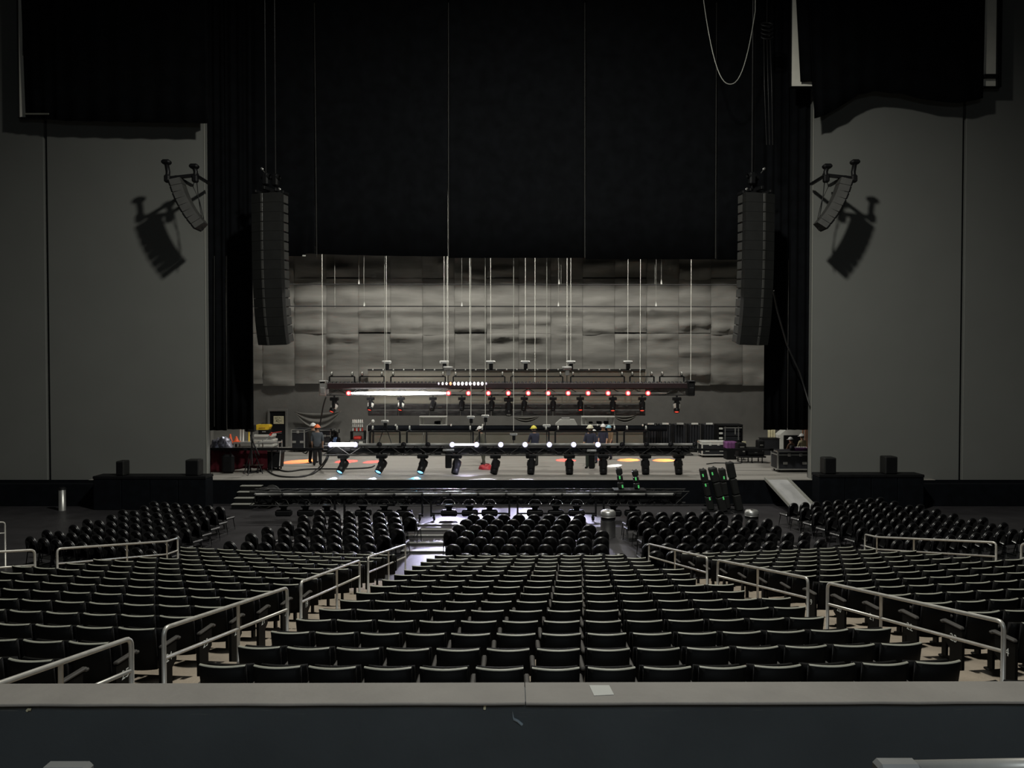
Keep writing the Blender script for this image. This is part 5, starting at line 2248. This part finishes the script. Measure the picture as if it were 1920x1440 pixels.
M_fair = mat('fair hair', (.34, .20, .09), .7, var=.2)
M_tee = mat('grey blue tee', (.075, .085, .10), .85, var=.1)
M_navy = mat('navy jacket', (.03, .033, .06), .85, var=.15)
M_blk = mat('black trousers', (.010, .010, .012), .85, var=.15)
M_olive = mat('olive work clothes', (.075, .075, .055), .85, var=.15)
M_dgreen = mat('dark green trousers', (.035, .045, .035), .85, var=.15)
M_hatw = mat('white hard hat', (.72, .72, .70), .35, var=.03)
M_hato = mat('orange hard hat', (.80, .16, .04), .35, var=.05)
M_haty = mat('yellow hard hat', (.78, .68, .08), .35, var=.05)
M_hatb = mat('pale blue hard hat', (.25, .48, .58), .4, var=.05)
M_hatc = mat('cream hard hat', (.70, .68, .52), .4, var=.05)
worker('person in an orange hard hat and grey tee, seen from behind, arms lowered', 595, 873, 1.94, .1, M_tee, M_blk, M_hato, arms=((.05, .05), (.05, .05)), step=.03)
worker('person in a white hard hat standing just behind the orange hard hat', 586.5, 868, 1.94, -.4, M_cabside, M_blk, M_hatw, arms=((.1, .04), (.1, .04)), step=.05)
worker('person in a white hard hat and olive clothes leaning beside the red bag', 907, 872, 1.86, .9, M_olive, M_olive, M_hatw, lean=.28, arms=((.25, .02), (.2, .02)), step=.13)
worker('person in a yellow hard hat and dark jacket near the middle of the stage', 1003, 874, 1.90, .5, M_navy, M_cabside, M_haty, lean=.1, arms=((.15, .05), (.15, .05)), step=.05)
worker('person in a cream hard hat and navy jacket, tallest of the group at right', 1107, 878, 2.0, 2.6, M_navy, M_dgreen, M_hatc, arms=((.15, .06), (.12, .05)), step=.05, hair=True)
worker('person in a small white hard hat and navy jacket beside the tallest one', 1114.5, 868, 1.62, 2.3, M_navy, M_navy, M_hatw, arms=((.12, .05), (.12, .05)), step=.02, hair=True)
worker('person with a white hard hat over long fair hair, in the group at right', 1131, 862, 1.80, 2.8, M_navy, M_navy, M_hatw, arms=((.1, .03), (.1, .03)), hair=2)
worker('person with a pale blue hard hat at the right end of the group', 1142, 861, 1.72, 2.4, mat('sand cloth', (.26, .17, .10), .8), M_navy, M_hatb, arms=((.1, .03), (.1, .03)), hair=2)
worker('person in a white hard hat bending behind the large road case, left one', 1485, 880, 1.46, .5, mat('brown shirt', (.16, .09, .06), .8), M_blk, M_hatw, lean=.12, arms=((.2, .02), (.2, .02)))
worker('person in a white hard hat and cream top behind the large road case, right one', 1506, 879, 1.60, .4, mat('cream top', (.5, .44, .27), .8), M_blk, M_hatw, lean=.12, arms=((.1, .06), (.1, .06)))

# ------------------------------------------------------------------ floor in front of the stage
# stair unit at the left
x0_, x1_ = X(447, 31.2, 912), X(487, 31.2, 912)
t = thing('stair_unit', 'short dark stair unit with pale treads up to the stage at left', 'stairs', ((x0_ + x1_) / 2, 31.0, 0))
for k in range(4):
    z = .2 * (k + 1)
    y0 = 30.5 + .29 * k
    b = MB()
    b.box((-.02 * (3 - k), y0 - 31.0 + .145, z - .015), (x1_ - x0_, .30, .03), bev=.005)
    obj('tread', b, M_edge, t)
    b = MB()
    b.box((-.02 * (3 - k), y0 - 31.0 + .15, (z - .03) / 2), (x1_ - x0_ - .04, .26, z - .03))
    obj('riser', b, M_black, t)
# round-topped barrel next to it
t = thing('barrel', 'dark round-topped drum lying beside the stair unit', 'drum', (X(503, 30.9, 915), 30.9, 0))
b = MB()
b.lathe([(.02, -.30), (.40, -.30), (.42, -.26), (.42, .26), (.40, .30), (.02, .30)], (0, 0, .42), (.25, 1, 0), n=20)
obj('drum', b, M_black, t)
b = MB()
for h_ in (-.29, .29):
    b.lathe([(.40, h_ - .02), (.44, h_ - .02), (.44, h_ + .02), (.40, h_ + .02)], (0, 0, .43), (.25, 1, 0), n=20)
obj('rim_band', b, M_cabside, t)
# loading ramp
yt_, yb2 = 31.66, 28.9
a0, a1 = P(1434, 896, yt_), P(1477, 896, yt_)
b0, b1 = PZ(1500, 972, .03), PZ(1545, 969, .03)
a0.z = a1.z = ZS + .015
t = thing('loading_ramp', 'grey metal loading ramp from the right end of the stage to the floor', 'ramp', (b0.x, b0.y, 0))
o = t.location.copy()
b = MB()
th_ = Vector((0, 0, -.05))
vs = [a0 - o, a1 - o, b1 - o, b0 - o]
vs += [v + th_ * .55 for v in vs]
b.add(vs, [(0, 1, 2, 3), (7, 6, 5, 4), (0, 4, 5, 1), (1, 5, 6, 2), (2, 6, 7, 3), (3, 7, 4, 0)])
obj('ramp_deck', b, mat('ramp metal', (.45, .45, .45), .6, metal=.15, var=.08), t)
for p, q in ((a0, b0), (a1, b1)):
    b = MB()
    b.bar(p - o + Vector((0, 0, .05)), q - o + Vector((0, 0, .05)), .05, .12)
    obj('side_curb', b, M_edge, t)

# bins


def bin_(label, px, pyb, w_, h_, band):
    c = PZ(px, pyb, 0)
    t = thing('litter_bin', label, 'bin', c)
    r = w_ / 2
    b = MB()
    b.lathe([(r * .92, 0), (r, .02), (r, h_ * .62)], n=18)
    obj('body', b, M_alu, t)
    b = MB()
    b.lathe([(r * .97, h_ * .60), (r * .97, h_ * .78)], n=18)
    obj('dark_band', b, M_black, t)
    b = MB()
    b.lathe([(r * 1.0, h_ * .76), (r * 1.04, h_ * .80), (r * 1.0, h_ * .94), (r * .8, h_), (r * .3, h_ * 1.01)], n=18)
    obj('hood', b, M_alu, t)
    return t


bin_('round stainless litter bin at the right of the centre floor block', 1140, 1006, .50, .88, True)
bin_('round stainless litter bin half hidden behind the right floor block', 1409, 1000, .46, .80, True)
c = PZ(117, 957, 0)
t = thing('steel_post_bin', 'slim steel bin at the far left against the dark', 'bin', (c.x, c.y, 0))
b = MB()
b.lathe([(.13, 0), (.13, .80), (.12, .82), (.05, .83)], n=14)
obj('body', b, M_alu, t)
b = MB()
b.lathe([(.15, .83), (.155, .86), (.10, .92), (.02, .93)], n=14)
obj('hood', b, M_black, t)

# front fill boxes on low black platforms
for s, lb, xx in ((-1, 'left', (172, 385, 893, [(221, 865.5, 15), (357, 863, 25)])), (1, 'right', (1537, 1735, 890, [(1560, 859, 22), (1675, 857, 23)]))):
    yy = 30.3
    a, c_, pyt, boxes = xx
    xa, xb = X(a, yy), X(c_, yy)
    zt = Zp(pyt, yy)
    t = thing('speaker_platform', 'low black platform before the %s grey wall' % lb, 'platform', ((xa + xb) / 2, yy + .4, 0))
    b = MB()
    b.box((0, 0, zt - .06), (xb - xa, .8, .12), bev=.02)
    obj('top', b, M_black, t)
    for k in range(4):
        b = MB()
        w_ = (xb - xa) / 4
        b.box((-(xb - xa) / 2 + w_ * (k + .5), .0, (zt - .12) / 2), (w_ - .02, .74, zt - .13), bev=.02)
        obj('front_panel', b, M_fascia, t)
    for k, (px, py, w_) in enumerate(boxes):
        W_ = w_ * yy / FPX
        h_ = Zp(py, yy) - zt
        tt = thing('fill_speaker', 'upright black box speaker on the %s platform, %s one' % (lb, ('left', 'right')[k]), 'loudspeaker', (X(px, yy), yy + .35, zt))
        b = MB()
        b.box((0, 0, h_ / 2), (W_, .5, h_), bev=.03)
        obj('cabinet', b, M_cab, tt)
        b = MB()
        b.box((0, -.255, h_ / 2), (W_ - .06, .02, h_ - .08), bev=.01)
        obj('grille', b, M_black, tt)

# tilted fixture columns in front of the stage, right


def tilt_column(label, pa, pb, w_, Y, leds, zbase=0.0, depth=.34):
    top, bot = P(*pa, Y), P(*pb, Y)
    d = (top - bot)
    if zbase is not None:
        bot = bot + d * ((zbase + .05 - bot.z) / d.z)
    L = (top - bot).length
    ang = math.atan2(top.x - bot.x, top.z - bot.z)
    t = thing('light_column', label, 'stage light', (bot.x, Y, (zbase if zbase is not None else bot.z)))
    M4 = Matrix.Translation((0, 0, .05)) @ Matrix.Rotation(ang, 4, 'Y')
    W_ = w_ * Y / FPX
    n = 3
    for k in range(n):
        b = MB(M4)
        b.box((0, 0, L * (k + .5) / n), (W_ * (1 - .12 * (k % 2)), depth, L / n - .03), bev=.03)
        obj('lamp_box', b, M_cab, t)
    b = MB(M4)
    b.bar((-W_ * .3, depth * .45, 0), (-W_ * .3, depth * .45, L), .04, .04)
    b.bar((W_ * .3, depth * .45, 0), (W_ * .3, depth * .45, L), .04, .04)
    obj('back_rail', b, M_blackm, t)
    b = MB()
    b.box((0, 0, .02), (.6, .6, .04), bev=.01)
    b.bar((0, .0, .03), (math.sin(ang) * L * .6, .12, math.cos(ang) * L * .6), .05, .05)
    obj('floor_base', b, M_blackm, t)
    for u, off in leds:
        b = MB(M4)
        b.box((off * W_, -depth / 2 - .012, L * u), (.055, .02, .12), bev=.008)
        obj('status_light', b, M_green, t, label='green status light')
    return t


tilt_column('leftmost tilted black light column with three green lights, before the stage', (1317, 879), (1331, 945), 11, 30.2, [(.86, -.3), (.62, -.2), (.28, .0)])
tilt_column('second tilted black light column with two green lights, before the stage', (1335, 876), (1353, 945), 14, 29.8, [(.88, -.3), (.30, .3)])
tilt_column('third tilted black light column with one green light, before the stage', (1353, 878), (1362, 945), 11, 30.4, [(.78, .0)])
tilt_column('rightmost and tallest tilted black light column, leaning left', (1367, 866), (1384, 945), 13, 30.0, [])
for px, py0, py1, k in ((1163, 877, 917, 0), (1193, 881, 917, 1)):
    tilt_column('small black light with green marks standing on the front truss, %s of two' % ('left', 'right')[k], (px - 3, py0), (px + 2, py1 + 1), 11, YG + .25, [(.55, -.1), (.12, .2)], zbase=Zp(922, YG) + .027, depth=.24)

# cable ramps across the left aisle of the floor
for k, (py, a, c_) in enumerate(((1035, 752, 836), (1020, 757, 834), (1006, 762, 838), (995, 764, 850), (985, 767, 862))):
    q0, q1 = PZ(a, py, 0), PZ(c_, py, 0)
    b = MB()
    b.prism([(-.20, 0), (.20, 0), (.12, .05), (-.12, .05)], 0, (q1 - q0).x, ax=0)
    t = thing('cable_ramp', 'low dark cable ramp across the aisle, %s from the handrails' % ordn(k), 'ramp', (q0.x, q0.y, 0), 0, 'cable ramps in the left aisle')
    obj('cover', b, M_blackm, t)
    b = MB()
    b.prism([(-.10, .05), (.10, .05), (.09, .058), (-.09, .058)], .02, (q1 - q0).x - .02, ax=0)
    obj('lid_strip', b, M_grey, t)

# ------------------------------------------------------------------ near the camera
q = PZ(1127, 1294, ZL + .001)
b = MB()
b.add([(x + q.x, y + q.y, ZL + z) for z in (.001, .003) for x, y in ((-.07, .075), (.062, .075), (.075, -.072), (-.055, -.085))],
      [(0, 1, 2, 3), (7, 6, 5, 4), (0, 4, 5, 1), (1, 5, 6, 2), (2, 6, 7, 3), (3, 7, 4, 0)])
obj('paper_sheet', b, mat('white paper', (.62, .62, .58), .8, var=.04), None, label='small white paper lying on the pale ledge', cat='paper')
for k, (px, py, sx_, ang, lb) in enumerate(((971, 1357, .065, -.6, 'curl of pale tape stuck on the dark wall face'), (909, 1328, .03, 1.4, 'small cream stub at the ledge edge'), (48, 1336, .025, .3, 'tiny cream crumb at the left of the ledge'))):
    p = P(px, py, 4.80 + .0086 * (px - 960) / FPX * 4.8)
    p.y = 4.83 + .0043 * p.x - .004
    if k:
        p.y = 4.822 + .0043 * p.x
    b = MB()
    d = Vector((math.cos(ang), 0, math.sin(ang)))
    b.tube([p - d * sx_ / 2, p + Vector((0, -.006, .008)), p + d * sx_ / 2], .010 if k == 0 else .009, 6)
    if k == 0:
        b.tube([p - d * sx_ / 2, p - d * sx_ / 2 + Vector((-.008, 0, .05))], .004, 5)
    obj('tape_scrap', b, mat('pale tape', (.30, .36, .40), .6) if k == 0 else M_paper, None, label=lb, cat='scrap')
# handrail pieces close to the camera at the bottom edge
t = thing('near_handrail', 'silver handrail just below the camera at the lower right edge', 'handrail', P(1780, 1436, 2.25))
o = t.location.copy()
b = MB()
b.tube([P(1715, 1440, 2.25) - o, P(2050, 1434, 2.25) - o], .022, 10)
obj('rail', b, M_rail, t)
b = MB()
b.box(P(1682, 1441, 2.25) - o, (.13, .06, .045), bev=.012)
obj('end_pad', b, M_grey, t)
b = MB()
b.tube([P(1880, 1440, 2.25) - o, P(1880, 1440, 2.25) - o + Vector((0, 0, -1.0))], .02, 8)
b.tube([P(1690, 1444, 2.25) - o, P(1690, 1444, 2.25) - o + Vector((0, 0, -1.0))], .02, 8)
obj('posts', b, M_rail, t, kind='stuff')
t = thing('near_handrail', 'end pad of a handrail just below the camera at the lower left edge', 'handrail', P(125, 1444, 2.25))
b = MB()
b.box((0, 0, 0), (.14, .06, .035), bev=.012)
obj('end_pad', b, M_grey, t)
b = MB()
b.tube([(0, 0, -.02), (0, 0, -1.0)], .02, 8)
obj('post', b, M_rail, t)
b = MB()
b.box((0, 1.4, ZC - 2.55), (14, 3.4, .3))
structure('floor_near', b, M_concrete)
